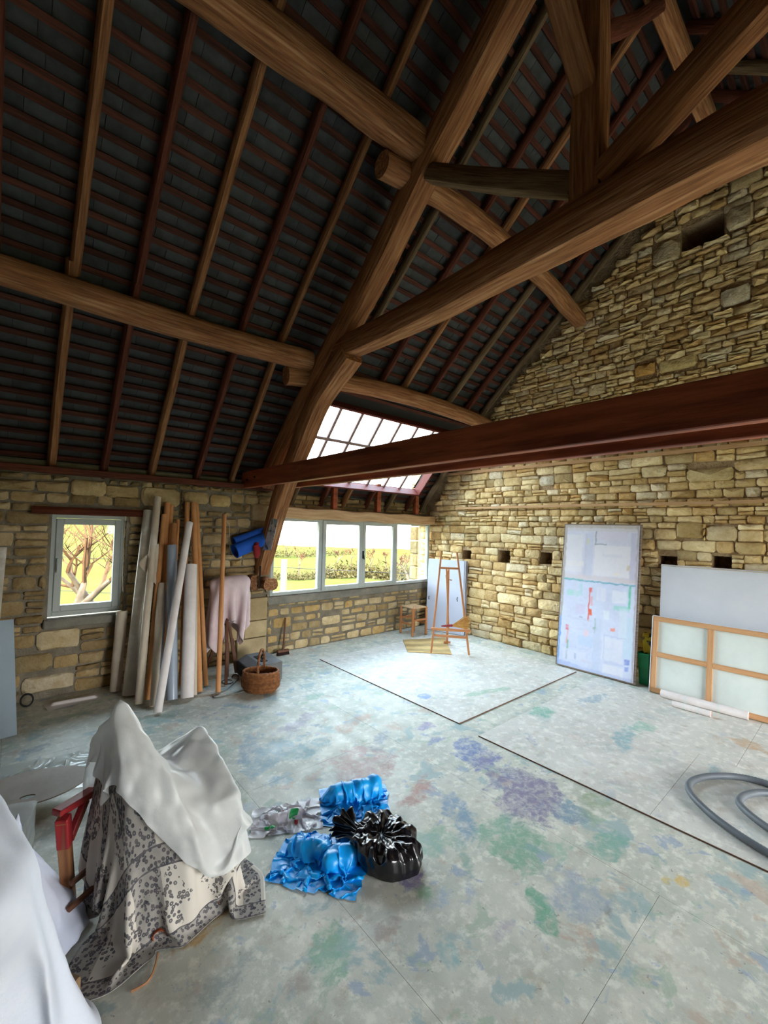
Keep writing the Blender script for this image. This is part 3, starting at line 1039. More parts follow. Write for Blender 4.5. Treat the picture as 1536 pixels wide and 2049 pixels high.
# ---------------------------------------------------------------- painted floor
BL = [  # px, py, half-length, half-width (m), angle, colour, strength
    (1060, 1590, .30, .19, 20, (118, 108, 150), 1.3), (1000, 1560, .22, .10, 0, (112, 118, 158), .9), (935, 1500, .22, .12, 40, (92, 118, 178), 1.1),
    (970, 1520, .2, .1, 10, (110, 116, 170), 1.0), (740, 1540, .26, .16, 10, (170, 132, 128), 1.2), (700, 1515, .22, .12, 0, (178, 142, 134), 1.0), (830, 1590, .2, .09, 20, (176, 128, 118), .9),
    (1035, 1685, .22, .15, 15, (116, 168, 140), 1.2), (990, 1660, .18, .10, 0, (124, 176, 150), 1.0), (545, 1510, .34, .15, 30, (130, 162, 176), 1.1), (610, 1500, .25, .14, 0, (124, 160, 168), 1.0),
    (500, 1490, .3, .1, 60, (140, 160, 175), .8), (1140, 1625, .16, .1, 0, (104, 140, 168), 1.0), (1215, 1690, .15, .1, 0, (120, 172, 156), 1.0), (1180, 1610, .2, .1, 0, (150, 166, 134), .8),
    (660, 1905, .16, .09, 60, (130, 176, 146), 1.0), (1085, 1820, .13, .05, 60, (96, 166, 136), 1.2), (410, 1850, .13, .05, 20, (184, 146, 82), 1.5), (440, 1810, .10, .04, 40, (180, 142, 84), 1.1), (1365, 1765, .04, .03, 0, (214, 180, 90), 1.4),
    (1330, 1760, .03, .02, 0, (206, 186, 110), 1.0), (1085, 1425, .16, .1, 10, (112, 176, 156), 1.2), (1190, 1400, .26, .08, -10, (140, 168, 182), 1.0), (1250, 1475, .3, .08, 15, (128, 172, 180), 1.0),
    (1285, 1455, .2, .1, 0, (140, 188, 168), .9), (1060, 1480, .2, .05, 60, (150, 160, 180), .7), (1490, 1490, .1, .2, 0, (196, 160, 120), .9), (1440, 1480, .1, .06, 0, (186, 150, 110), .7), (1430, 1540, .12, .06, 0, (140, 176, 186), .8),
    (850, 1395, .08, .06, 0, (112, 150, 206), 1.3), (800, 1358, .08, .05, 0, (150, 176, 200), 1.0), (980, 1385, .34, .05, -15, (150, 186, 160), 1.1), (640, 1390, .16, .08, 0, (150, 184, 164), .9), (720, 1440, .2, .08, 20, (184, 150, 128), .9),
    (690, 1455, .2, .1, 20, (190, 160, 140), .7), (760, 1480, .2, .08, 30, (134, 150, 170), .8), (590, 1450, .3, .1, 20, (160, 150, 172), .8), (480, 1440, .3, .12, 10, (150, 172, 160), .7), (850, 1455, .12, .06, 0, (150, 140, 180), .8),
    (880, 1480, .12, .06, 0, (120, 130, 178), .7), (930, 1640, .2, .07, 50, (116, 150, 178), .9), (900, 1610, .14, .07, 30, (120, 150, 180), 1.0), (1150, 1790, .2, .14, 20, (160, 172, 186), .9), (880, 1800, .12, .05, 0, (156, 176, 190), .7), (560, 1560, .12, .08, 0, (120, 160, 180), .7),
    (830, 1760, .1, .05, 0, (120, 100, 160), 1.0), (845, 1790, .07, .05, 0, (120, 168, 130), 1.0), (1000, 1870, .1, .06, 0, (170, 160, 180), .7), (770, 1860, .09, .05, 0, (170, 160, 150), .8), (895, 1910, .1, .04, 70, (140, 180, 180), .8), (940, 1780, .1, .06, 0, (140, 160, 190), .6),
    (600, 1970, .1, .06, 0, (170, 160, 150), .7), (1220, 1830, .05, .03, 0, (150, 140, 122), .9), (1200, 1848, .03, .02, 0, (150, 140, 122), .9), (690, 1885, .08, .06, 0, (150, 190, 190), .7), (545, 1640, .08, .05, 0, (186, 146, 112), 1.0), (505, 1610, .1, .05, 0, (180, 190, 200), .7),
    (70, 1500, .14, .05, 10, (138, 148, 160), 1.2), (215, 1487, .07, .04, 10, (132, 134, 144), 1.2), (120, 1440, .3, .1, 0, (150, 172, 160), .8), (300, 1440, .3, .12, 0, (142, 168, 160), .8), (1120, 1700, .15, .08, 0, (150, 186, 164), .7), (930, 1720, .2, .05, 55, (140, 170, 160), .7),
    (1320, 1640, .1, .07, 0, (184, 188, 186), .7), (1245, 1590, .12, .08, 0, (176, 190, 180), .6), (800, 1690, .2, .12, 0, (152, 186, 160), .8), (870, 1680, .15, .1, 0, (144, 180, 158), .8), (640, 1810, .2, .1, 0, (160, 178, 176), .6), (450, 1960, .2, .1, 20, (152, 160, 156), .6)]
BW = []
for px, py, a, b, ang, c, s in BL:
    q = FL(px, py)
    BW.append((q[0], q[1], a, b, math.radians(ang), lin(*c), s))
BWn = np.array([(x, y, a, b, t, *c, s) for x, y, a, b, t, c, s in BW])


def paint_at(x, y):
    dx, dy = x - BWn[:, 0], y - BWn[:, 1]
    c, s = np.cos(BWn[:, 4]), np.sin(BWn[:, 4])
    d = np.sqrt(((dx * c + dy * s) / BWn[:, 2]) ** 2 + ((-dx * s + dy * c) / BWn[:, 3]) ** 2)
    m = BWn[:, 8] * np.clip(1.5 - d, 0, 1.2)
    k = int(np.argmax(m))
    w = np.maximum(m, 0) ** 3 + 1e-9
    col = (BWn[:, 5:8] * w[:, None]).sum(0) / w.sum()
    return col, float(m[k])


def floor_material(name, base1, base2, mess):
    m = bpy.data.materials.new(name)
    m.use_nodes = True
    t = m.node_tree
    L = t.links.new
    N = t.nodes.new
    p = t.nodes['Principled BSDF']
    ge = N('ShaderNodeNewGeometry')
    pos = ge.outputs['Position']

    def nz(scale, det=5, rough=.6, dist=0.0, mscale=None):
        n = N('ShaderNodeTexNoise')
        n.inputs['Scale'].default_value = scale
        n.inputs['Detail'].default_value = det
        n.inputs['Roughness'].default_value = rough
        n.inputs['Distortion'].default_value = dist
        if mscale:
            mp = N('ShaderNodeMapping')
            mp.inputs['Scale'].default_value = mscale
            L(pos, mp.inputs['Vector'])
            L(mp.outputs[0], n.inputs['Vector'])
        else:
            L(pos, n.inputs['Vector'])
        return n.outputs['Fac']

    def rng_(v, a, b, c=0.0, d=1.0):
        r = N('ShaderNodeMapRange')
        for k, q in (('From Min', a), ('From Max', b), ('To Min', c), ('To Max', d)):
            r.inputs[k].default_value = q
        L(v, r.inputs['Value'])
        return r.outputs[0]

    def mix(f, a, b):
        x = N('ShaderNodeMix')
        x.data_type = 'RGBA'
        for s, v in ((x.inputs['Factor'], f), (x.inputs[6], a), (x.inputs[7], b)):
            if hasattr(v, 'links') or not isinstance(v, (tuple, float, int)):
                L(v, s)
            else:
                s.default_value = (*v, 1) if isinstance(v, tuple) else v
        return x.outputs[2]

    def mth(op, a, b):
        x = N('ShaderNodeMath')
        x.operation = op
        for s, v in zip(x.inputs, (a, b)):
            if isinstance(v, (int, float)):
                s.default_value = v
            else:
                L(v, s)
        return x.outputs[0]
    col = mix(rng_(nz(2.2, 8, .65), .35, .65), base1, base2)
    col = mix(mth('MULTIPLY', rng_(nz(14, 6, .7), .5, .62), .55), col, tuple(min(1, c * 1.25 + .03) for c in base1))
    col = mix(mth('MULTIPLY', rng_(nz(7.3, 7, .7), .56, .68), .5), col, lin(172, 160, 138))
    # many thin scattered stains, only as strong as this material is messy
    for sc, lo, hi, c, k, ms in ((3.1, .575, .62, (150, 176, 178), .55, (1.0, 1.0, 1)), (4.3, .59, .64, (160, 182, 160), .5, (1, 1.3, 1)), (3.7, .60, .65, (188, 162, 144), .45, (1.2, 1, 1)),
                                 (5.3, .60, .64, (146, 164, 188), .5, (1, 1, 1.5)), (26, .66, .69, (120, 110, 100), .5, (1, 1, 1)), (34, .68, .70, (110, 140, 160), .5, (1, 1.1, 1))):
        col = mix(mth('MULTIPLY', rng_(nz(sc, 6, .65, .4, ms), lo, hi), k * mess), col, lin(*c))
    at = N('ShaderNodeAttribute')
    at.attribute_name = 'tone'
    edge = mth('ADD', at.outputs['Alpha'], mth('MULTIPLY', mth('SUBTRACT', nz(6.5, 9, .68, .5), .5), 3.0))
    holes = rng_(nz(17, 8, .75, .6), .38, .56, .25, 1)
    msk = mth('MULTIPLY', mth('MULTIPLY', rng_(edge, .5, .8), holes), .8)
    col = mix(msk, col, at.outputs['Color'])
    L(col, p.inputs['Base Color'])
    p.inputs['Roughness'].default_value = .55
    p.inputs['Specular IOR Level'].default_value = .35
    rr = rng_(nz(6, 4), .3, .7, .42, .7)
    L(rr, p.inputs['Roughness'])
    bp = N('ShaderNodeBump')
    bp.inputs['Strength'].default_value = .25
    bp.inputs['Distance'].default_value = .004
    L(nz(40, 5), bp.inputs['Height'])
    L(bp.outputs[0], p.inputs['Normal'])
    return m


FLOOR = floor_material('painted_floor', lin(214, 213, 200), lin(178, 183, 171), 1.3)
SHEET = floor_material('painted_board', lin(218, 216, 208), lin(200, 198, 190), .45)


def paint_grid(mb, x0, x1, y0, y1, z, step, faces_extra=0.0):
    nx, ny = max(2, int((x1 - x0) / step) + 1), max(2, int((y1 - y0) / step) + 1)
    vs, cs, fs = [], [], []
    for j in range(ny):
        for i in range(nx):
            x, y = x0 + (x1 - x0) * i / (nx - 1), y0 + (y1 - y0) * j / (ny - 1)
            c, m = paint_at(x, y)
            vs.append((x, y, z))
            cs.append((*c, m))
    for j in range(ny - 1):
        for i in range(nx - 1):
            a = j * nx + i
            fs.append((a, a + 1, a + nx + 1, a + nx))
    mb.add(vs, fs, cs)


floor = struct('floor', (2, 2, 0))
mb = MB()
box(mb, (XW, -3.8, -.3), (5.84, 5.72, -.007), .001, (0, 0, 0, 0))
mb.build('floor_base', M['cement'], floor, smooth=0)
# the floor's big painted panels, laid with fine joints
xs = [-3.6, -1.2, .0, 1.22, 2.44, 3.66, 4.88, 5.84]
R5 = random.Random(5)
for i in range(len(xs) - 1):
    ys = [-3.8, -2.4 + (i % 2) * .6, -.2 + (i % 2) * .9, 1.95 + (i % 2) * .75, 4.05 + (i % 2) * .5, 5.55]
    for j in range(len(ys) - 1):
        a, b, c, d = xs[i] + .0008, xs[i + 1] - .0008, ys[j] + .0008, ys[j + 1] - .0008
        mb = MB()
        near = b > -.5 and d > -.3
        paint_grid(mb, a, b, c, d, 0.0, .03 if near else 1.0)
        k = len(mb.v)
        q = [(a, c, 0), (b, c, 0), (b, d, 0), (a, d, 0)]
        mb.add(q + [(p[0], p[1], -.007) for p in q], [(0, 4, 5, 1), (1, 5, 6, 2), (2, 6, 7, 3), (3, 7, 4, 0)], (.3, .3, .28, 0))
        mb.build('floor_panel', FLOOR, floor, smooth=0)

M['sheet_edge'] = mat('sheet_edge', lin(112, 84, 66), rough=.9)
SH = .008


def sheet(x0, x1, y0, y1, label, sides='', z=0.0):
    mb = MB()
    paint_grid(mb, x0, x1, y0, y1, z + SH, .04)
    k = len(mb.v)
    q = [(x0, y0), (x1, y0), (x1, y1), (x0, y1)]
    mb.add([(*p, z + SH) for p in q] + [(*p, z + .0005) for p in q], [(0, 4, 5, 1), (1, 5, 6, 2), (2, 6, 7, 3), (3, 7, 4, 0)], (.4, .38, .34, 0))
    o = mb.build('hardboard_sheet', SHEET, smooth=0, origin=((x0 + x1) / 2, (y0 + y1) / 2, 0))
    tag(o, label, 'board')
    e = MB()
    if 'l' in sides:
        box(e, (x0 - .0055, y0 - .004, z + .0005), (x0, y1, z + SH + .0008), .0015)
    if 'b' in sides:
        box(e, (x0 - .0055, y0 - .0055, z + .0005), (x1, y0, z + SH + .0008), .0015)
    if e.v:
        e = e.build('cut_edge', M['sheet_edge'], o, smooth=0)
        e['label'] = 'raw brown cut edge'


sheet(3.10, 4.306, 2.465, 4.77, 'pale paint-worn hardboard sheet on the floor before the easel, its brown corner mid-room', 'lb')
sheet(4.308, 5.40, 2.465, 4.77, 'pale hardboard sheet under the easel, reaching to the tall painting', 'b')
sheet(3.05, 4.202, .931, 2.215, 'pale hardboard sheet between the purple floor stain and the tall painting', 'l')
sheet(4.204, 5.36, .701, 2.215, 'pale hardboard sheet with green and blue smears before the white canvases')
sheet(3.05, 4.202, -.55, .929, 'pale hardboard sheet under the grey hose', 'l')
sheet(4.204, 5.36, -.55, .699, 'pale hardboard sheet with an ochre smear beside the hose')

# ================================================================ OUTSIDE
M['grass'] = mat('grass', lin(60, 62, 28), lin(72, 72, 34), scale=.6, bump=.3, bscale=3, rough=1, spec=0, col3=lin(54, 56, 26), scale3=.15)


def ground_z(x, y):
    r = math.hypot(x, y)
    az = math.degrees(math.atan2(x, y))
    keys = [(-180, -.02), (-60, .04), (0, .09), (9, .085), (16, .0), (24, -.062), (30, -.076), (46, -.08), (60, -.07), (120, -.03), (180, -.02)]
    for (a, s), (b, t) in zip(keys, keys[1:]):
        if a <= az <= b:
            sl = s + (t - s) * (az - a) / (b - a)
            break
    run = min(max(0, r - 7), 53) if sl < 0 else max(0, r - 7)
    return -1.25 + run * sl + (.35 * vn(x * .05, y * .05) * min(1, r / 30) if r > 8 else 0)


mb = MB()
rs = [0, 5, 8, 11, 15, 20, 27, 36, 48, 62, 80, 100, 125, 150]
na = 96
vs, fs = [], []
for r in rs:
    for k in range(na):
        a = 2 * math.pi * k / na
        x, y = r * math.sin(a) + .001, r * math.cos(a)
        vs.append((x, y, ground_z(x, y)))
for i in range(len(rs) - 1):
    for k in range(na):
        fs.append((i * na + k, i * na + (k + 1) % na, (i + 1) * na + (k + 1) % na, (i + 1) * na + k))
mb.add(vs, fs)
go = mb.build('ground', M['grass'], smooth=180, origin=(0, 0, -1.25))
go['kind'] = 'structure'

M['bark'] = mat('bark', lin(84, 72, 60), lin(60, 50, 42), scale=6, bump=.5, bscale=20, rough=.95, spec=.1)
M['twig'] = mat('twig', lin(82, 58, 40), lin(64, 44, 30), scale=4, bump=0, rough=.95, spec=.1)
M['hedge'] = mat('hedge', lin(70, 60, 36), lin(56, 52, 30), scale=3, bump=.8, bscale=6, rough=1, spec=.05)


def branchy(root, height, seed, label, r0=.12, depth=5, spread=.55, cat='tree', group=None, lean=(0, 0, 0), rmin=0.0):
    R = random.Random(seed)
    trunk, tw = MB(), MB()

    def grow(p, d, l, r, lev):
        pts = [np.array(p, float)]
        dd = unit(d)
        n = 4
        for i in range(n):
            dd = unit(dd + np.array([R.uniform(-.18, .18), R.uniform(-.18, .18), R.uniform(-.05, .14)]))
            pts.append(pts[-1] + dd * l / n)
        (trunk if lev < 2 else tw).add(*tube_raw(pts, [max(rmin, r * (1 - .45 * i / n)) for i in range(n + 1)], 6 if lev < 2 else 4 if lev < 4 else 3))
        if lev >= depth:
            return
        k = 2 if lev == 0 else R.choice((2, 3, 3))
        for _ in range(k + (1 if lev > 1 else 0)):
            j = R.randint(2, n) if lev else n
            a = R.uniform(0, 2 * math.pi)
            side = np.array([math.cos(a), math.sin(a), R.uniform(-.1, .5)])
            grow(pts[j], unit(dd + side * spread * R.uniform(.9, 1.7)), l * R.uniform(.55, .8), r * .55 * R.uniform(.75, 1.1), lev + 1)
    grow(root, np.array([0, 0, 1]) + np.array(lean), height * .36, r0, 0)
    t = thing('bare_tree', label, cat, tuple(root), group)
    trunk.build('trunk', M['bark'], t, smooth=60)
    if tw.v:
        o = tw.build('branches', M['twig'], t, smooth=60)
        o['kind'] = 'stuff'
    return t


def tube_raw(pts, rs_, sides):
    vs, fs = [], []
    for i, p in enumerate(pts):
        a, s, u = frame_of(pts[min(i + 1, len(pts) - 1)] - pts[max(i - 1, 0)])
        for k in range(sides):
            t = 2 * math.pi * k / sides
            vs.append(p + (s * math.cos(t) + u * math.sin(t)) * rs_[i])
    for i in range(len(pts) - 1):
        for k in range(sides):
            k2 = (k + 1) % sides
            fs.append((i * sides + k, i * sides + k2, (i + 1) * sides + k2, (i + 1) * sides + k))
    return vs, fs


def at_ground(px, py, r):
    v = ray(px, py)
    v = v / math.hypot(v[0], v[1])
    return np.array([v[0] * r, v[1] * r, ground_z(v[0] * r, v[1] * r) - .02])


branchy(at_ground(172, 1150, 9.0) + np.array((0, 0, -.3)), 4.2, 12, 'gnarled bare fruit tree close outside the small window', r0=.15, depth=5, spread=.75)
branchy(at_ground(222, 1150, 10.5) + np.array((0, 0, -.4)), 4.0, 5, 'second bare fruit tree, at the right edge of the small window view', r0=.13, depth=5, spread=.7, lean=(-.35, 0, 0))
TR = [(598, 58, 4.4, 'broad bare orange tree in the field, seen through the leftmost bay pane'), (572, 95, 4.6, 'small bare tree on the far slope at the edge of the leftmost bay pane'),
      (674, 70, 4.4, 'bare tree behind the hedge, left part of the second bay pane'), (702, 76, 4.6, 'bare tree behind the hedge, right part of the second bay pane'),
      (738, 60, 4.6, 'tall bare tree at the left edge of the third bay pane'), (772, 72, 4.4, 'bare tree in the middle of the third bay pane'),
      (806, 56, 4.6, 'bare tree at the left edge of the last bay pane'), (818, 50, 4.4, 'bare tree beside the outside stone pier')]
for i, (px, r, h, lab) in enumerate(TR):
    branchy(at_ground(px, 1130, r), h, 60 + i, lab, r0=.20, depth=4, spread=.85, rmin=.035)


def hedge(px0, px1, r0, r1, h, label, seed):
    mb = MB()
    n = 46
    for i in range(n):
        f = (i + rng.random()) / n
        q = at_ground(px0 + (px1 - px0) * f, 1120, r0 + (r1 - r0) * f)
        for _ in range(34):
            e = np.array([rng.gauss(0, .7) * h, rng.gauss(0, .5) * h, abs(rng.gauss(.3, .32)) * h])
            d1, d2 = unit((rng.gauss(0, 1), rng.gauss(0, 1), rng.gauss(.6, .8))), unit((rng.gauss(0, 1), rng.gauss(0, 1), rng.gauss(0, .4)))
            k = h * rng.uniform(.12, .3)
            mb.add([q + e - d2 * k * .35, q + e + d2 * k * .35, q + e + d1 * k * 1.3], [(0, 1, 2)])
    o = tag(mb.build('hedge', M['hedge'], smooth=0), label, 'hedge')
    o['kind'] = 'stuff'


hedge(540, 650, 44, 52, 1.0, 'low brown hedge crossing the field in the leftmost bay pane', 1)
hedge(650, 740, 52, 60, 1.9, 'thick brown hedge behind the second bay pane', 2)
hedge(736, 830, 58, 52, 2.0, 'thick brown hedge behind the third and last bay panes', 3)
hedge(540, 700, 90, 110, 1.6, 'far hedge line high in the left bay panes', 4)
M['post_wood'] = mat('post_wood', lin(120, 106, 84), lin(100, 88, 70), rough=.9, grain=(1, 20, 20), scale=2, bump=.3, bscale=5)
q = at_ground(566, 1180, 9.6)
mb = MB()
tube(mb, [q + np.array((0, 0, -.2)), q + np.array((0, 0, .6)), q + np.array((.01, 0, 2.42))], .07, 10, rs=[1.05, 1, .95])
tag(mb.build('fence_post', M['post_wood'], smooth=50), 'pale round fence post just outside the leftmost bay pane', 'post')
mb = MB()
a, b = at_ground(300, 1130, 11.5), at_ground(1000, 1130, 14)
for h in (2.25, 1.5, .75):
    pts = [a + (b - a) * t / 8 + np.array((0, 0, 0)) for t in range(9)]
    base = q + np.array((0, 0, h))
    pts = [base + np.array((math.cos(.75), -math.sin(.75), -.02)) * s for s in (-9, -4, 0, 4, 9)]
    tube(mb, pts, .008, 5)
tag(mb.build('fence_wire', M['iron']), 'thin fence wires strung past the pale post outside', 'wire')
# the pier of dressed stone beside the last pane
pier = struct('wall_pier', (6.0, 5.8, -1.3))
z = -1.4
R6 = random.Random(6)
while z < 3.2:
    h = R6.uniform(.16, .3)
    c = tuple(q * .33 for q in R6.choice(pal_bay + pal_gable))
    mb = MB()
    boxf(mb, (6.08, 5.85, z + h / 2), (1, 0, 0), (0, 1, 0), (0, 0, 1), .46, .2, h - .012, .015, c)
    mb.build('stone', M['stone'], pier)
    z += h

# ================================================================ CLOTH (small position-based solver; the shape is frozen as a mesh)
def cloth(P, rest, colliders, steps=140, iters=8, g=9.8, pins=(), floor_z=0.004, vmax=1.6, damp=.985, stiff=.9, bend=.25, balls=None, ball_r=.02, fric=.6, hulls=()):
    """P (ny, nx, 3) start grid; rest (dx, dy); colliders: capsules (a, b, r)"""
    P = P.copy()
    V = np.zeros_like(P)
    dx, dy = rest
    dt = 1 / 60
    dg = math.hypot(dx, dy)
    caps = [(np.array(a, float), np.array(b, float), r) for a, b, r in colliders]
    pin0 = [(j, i, P[j, i].copy(), np.array(t, float)) for j, i, t in pins]

    def cons(A, B, l, k):
        d = B - A
        n = np.linalg.norm(d, axis=-1, keepdims=True) + 1e-9
        c = d * (.5 * k * (n - l) / n)
        A += c
        B -= c
    for st in range(steps):
        V *= damp
        V[..., 2] -= g * dt
        sp = np.linalg.norm(V, axis=-1, keepdims=True)
        V *= np.minimum(1, vmax / (sp + 1e-9))
        Q = P + V * dt
        for _ in range(iters):
            for o in (0, 1):
                a, b = Q[:, o:-1:2], Q[:, o + 1::2]
                cons(a, b, dx, stiff)
                a, b = Q[o:-1:2], Q[o + 1::2]
                cons(a, b, dy, stiff)
            for o in (0, 1):
                cons(Q[o:-1:2, :-1][:, ::2], Q[o + 1::2, 1:][:, ::2], dg, .35)
                cons(Q[o:-1:2, 1:][:, ::2], Q[o + 1::2, :-1][:, ::2], dg, .35)
                cons(Q[o:-1:2, 1:-1][:, ::2], Q[o + 1::2, 2:][:, ::2], dg, .35)
            if bend:
                for o in range(4):
                    a, b = Q[:, o:-2:4], Q[:, o + 2::4]
                    n = min(a.shape[1], b.shape[1])
                    cons(a[:, :n], b[:, :n], 2 * dx, bend)
                    a, b = Q[o:-2:4], Q[o + 2::4]
                    n = min(a.shape[0], b.shape[0])
                    cons(a[:n], b[:n], 2 * dy, bend)
            f_ = min(1, (st + 1) / (.35 * steps))
            for j, i, a, t in pin0:
                Q[j, i] = a + (t - a) * f_
            hit = np.zeros(Q.shape[:2], bool)
            for a, b, r in caps:
                ab = b - a
                t = np.clip(((Q - a) @ ab) / (ab @ ab + 1e-9), 0, 1)[..., None]
                d = Q - (a + ab * t)
                n = np.linalg.norm(d, axis=-1)
                m = n < r
                if m.any():
                    Q[m] = (a + ab * t)[m] + d[m] / (n[m][:, None] + 1e-9) * r
                    hit |= m
            for hn, hd in hulls:
                s = Q @ hn.T - hd
                k = s.argmax(-1)
                mx = np.take_along_axis(s, k[..., None], -1)[..., 0]
                m = mx < 0
                if m.any():
                    Q[m] -= hn[k[m]] * mx[m][:, None]
                    hit |= m
            m = Q[..., 2] < floor_z
            Q[..., 2][m] = floor_z
            hit |= m
        if balls is not None and st % 3 == 0:
            F = Q.reshape(-1, 3)
            for s in range(0, len(F), 400):
                d = F[s:s + 400, None] - balls[None]
                n = np.linalg.norm(d, axis=-1)
                j = n.argmin(1)
                mn = n[np.arange(len(j)), j]
                m = mn < ball_r
                if m.any():
                    dd = d[np.arange(len(j)), j][m] / (mn[m][:, None] + 1e-9)
                    F[s:s + 400][m] += dd * (ball_r - mn[m])[:, None]
            Q = F.reshape(Q.shape)
        V = (Q - P) / dt
        V[hit] *= (1 - fric)
        P = Q
    return P


def hull(pts, margin=.01):
    """face planes (normals, offsets) of the convex hull of pts, pushed out by margin"""
    pts = [np.array(p, float) for p in pts]
    c = np.mean(pts, axis=0)
    N_, D_ = [], []
    for i in range(len(pts)):
        for j in range(i + 1, len(pts)):
            for k in range(j + 1, len(pts)):
                n = np.cross(pts[j] - pts[i], pts[k] - pts[i])
                l = np.linalg.norm(n)
                if l < 1e-6:
                    continue
                n = n / l
                if n @ (pts[i] - c) < 0:
                    n = -n
                d = n @ pts[i]
                if all(n @ p - d < 1e-6 for p in pts) and not any(n @ m > .9999 for m in N_):
                    N_.append(n)
                    D_.append(d + margin)
    return np.array(N_), np.array(D_)


def grid_mesh(mb, P, uvs=(1.0, 1.0), col=W, mask=None):
    ny, nx = P.shape[:2]
    vs = P.reshape(-1, 3)
    gr = [(uvs[0] * (k % nx) / (nx - 1), uvs[1] * (k // nx) / (ny - 1), 0) for k in range(ny * nx)]
    fs = []
    for j in range(ny - 1):
        for i in range(nx - 1):
            if mask is not None and not mask(i / (nx - 1), j / (ny - 1)):
                continue
            a = j * nx + i
            fs.append((a, a + 1, a + nx + 1, a + nx))
    mb.add(list(vs), fs, col, gr)


def refine(o, levels=1, thick=0.0):
    m = o.modifiers.new('smooth', 'SUBSURF')
    m.levels = m.render_levels = levels
    if thick:
        s = o.modifiers.new('cloth_thickness', 'SOLIDIFY')
        s.thickness = thick
        s.offset = 1
    return o


def crumple(cx, cy, w, h, rot, squeeze, n, seed, bumps=(), z0=.05, steps=70, bend=.1, floor_z=.006, zn=.06, g=6.0, iters=6, noise_f=1.0):
    """a sheet pushed together until it buckles; returns the point grid"""
    ny = max(8, int(n * h / w))
    c, s = math.cos(rot), math.sin(rot)
    P = np.zeros((ny, n, 3))
    for j in range(ny):
        for i in range(n):
            u, v = (i / (n - 1) - .5) * w * squeeze, (j / (ny - 1) - .5) * h * squeeze
            z = z0 + zn * (vn(u * 9 * noise_f + seed, v * 9 * noise_f, seed) + .6 * vn(u * 21 * noise_f, v * 21 * noise_f + seed, seed + 3))
            P[j, i] = (cx + u * c - v * s, cy + u * s + v * c, max(z, .01))
    return cloth(P, (w / (n - 1), h / (ny - 1)), bumps, steps=steps, iters=iters, g=g, bend=bend, floor_z=floor_z, damp=.93)


def crease(P, amp, scale, seed=0.0, uv=(1.0, 1.0)):
    """presses sharp facets into a cloth grid, as in stiff plastic"""
    ny, nx = P.shape[:2]
    T1, T2 = np.zeros_like(P), np.zeros_like(P)
    T1[:, 1:-1] = P[:, 2:] - P[:, :-2]
    T1[:, 0], T1[:, -1] = T1[:, 1], T1[:, -2]
    T2[1:-1] = P[2:] - P[:-2]
    T2[0], T2[-1] = T2[1], T2[-2]
    N_ = np.cross(T1, T2)
    N_ /= np.linalg.norm(N_, axis=-1, keepdims=True) + 1e-9
    out = P.copy()
    for j in range(ny):
        for i in range(nx):
            d = noise.voronoi(Vector((i / nx * uv[0] * scale + seed, j / ny * uv[1] * scale, seed)))[0]
            e = noise.voronoi(Vector((i / nx * uv[0] * scale * 2.3 + seed, j / ny * uv[1] * scale * 2.3, seed + 3)))[0]
            h = amp * (min(d[1] - d[0], .6) - .3) + amp * .4 * (min(e[1] - e[0], .6) - .3)
            out[j, i] += N_[j, i] * h
    out[..., 2] = np.maximum(out[..., 2], .004)
    return out


# ================================================================ THINGS
M['cardboard'] = mat('cardboard', lin(206, 150, 98), lin(186, 128, 78), scale=4, bump=.1, rough=.8)
M['canvas_roll'] = mat('canvas_roll', lin(232, 226, 224), lin(216, 208, 206), scale=5, bump=.15, bscale=120, rough=.85)
M['canvas_beige'] = mat('canvas_beige', lin(206, 194, 176), lin(186, 172, 152), scale=4, bump=.25, bscale=80, rough=.85, col3=lin(224, 220, 212), scale3=3)
M['grey_plastic'] = mat('grey_plastic', lin(160, 172, 188), lin(146, 158, 176), scale=3, bump=.05, rough=.25, spec=.6)
M['wrap'] = mat('plastic_wrap', lin(196, 190, 178), lin(170, 162, 148), scale=5, bump=.5, bscale=18, rough=.3, spec=.6, col3=lin(226, 226, 224), scale3=6)
M['wood_pole'] = mat('wood_pole', lin(214, 158, 106), lin(188, 126, 78), rough=.5, grain=(1, 25, 25), scale=2, bump=.1, bscale=5)
M['wood_easel'] = mat('wood_easel', lin(196, 138, 90), lin(170, 110, 66), rough=.5, grain=(1.2, 25, 25), scale=2, bump=.15, bscale=5)
M['dark_wood'] = mat('dark_wood', lin(120, 78, 56), lin(88, 54, 38), rough=.6, grain=(1.2, 25, 25), scale=2, bump=.15, bscale=5)
M['hollow'] = mat('hollow_dark', lin(70, 60, 50), rough=.9, bump=0)


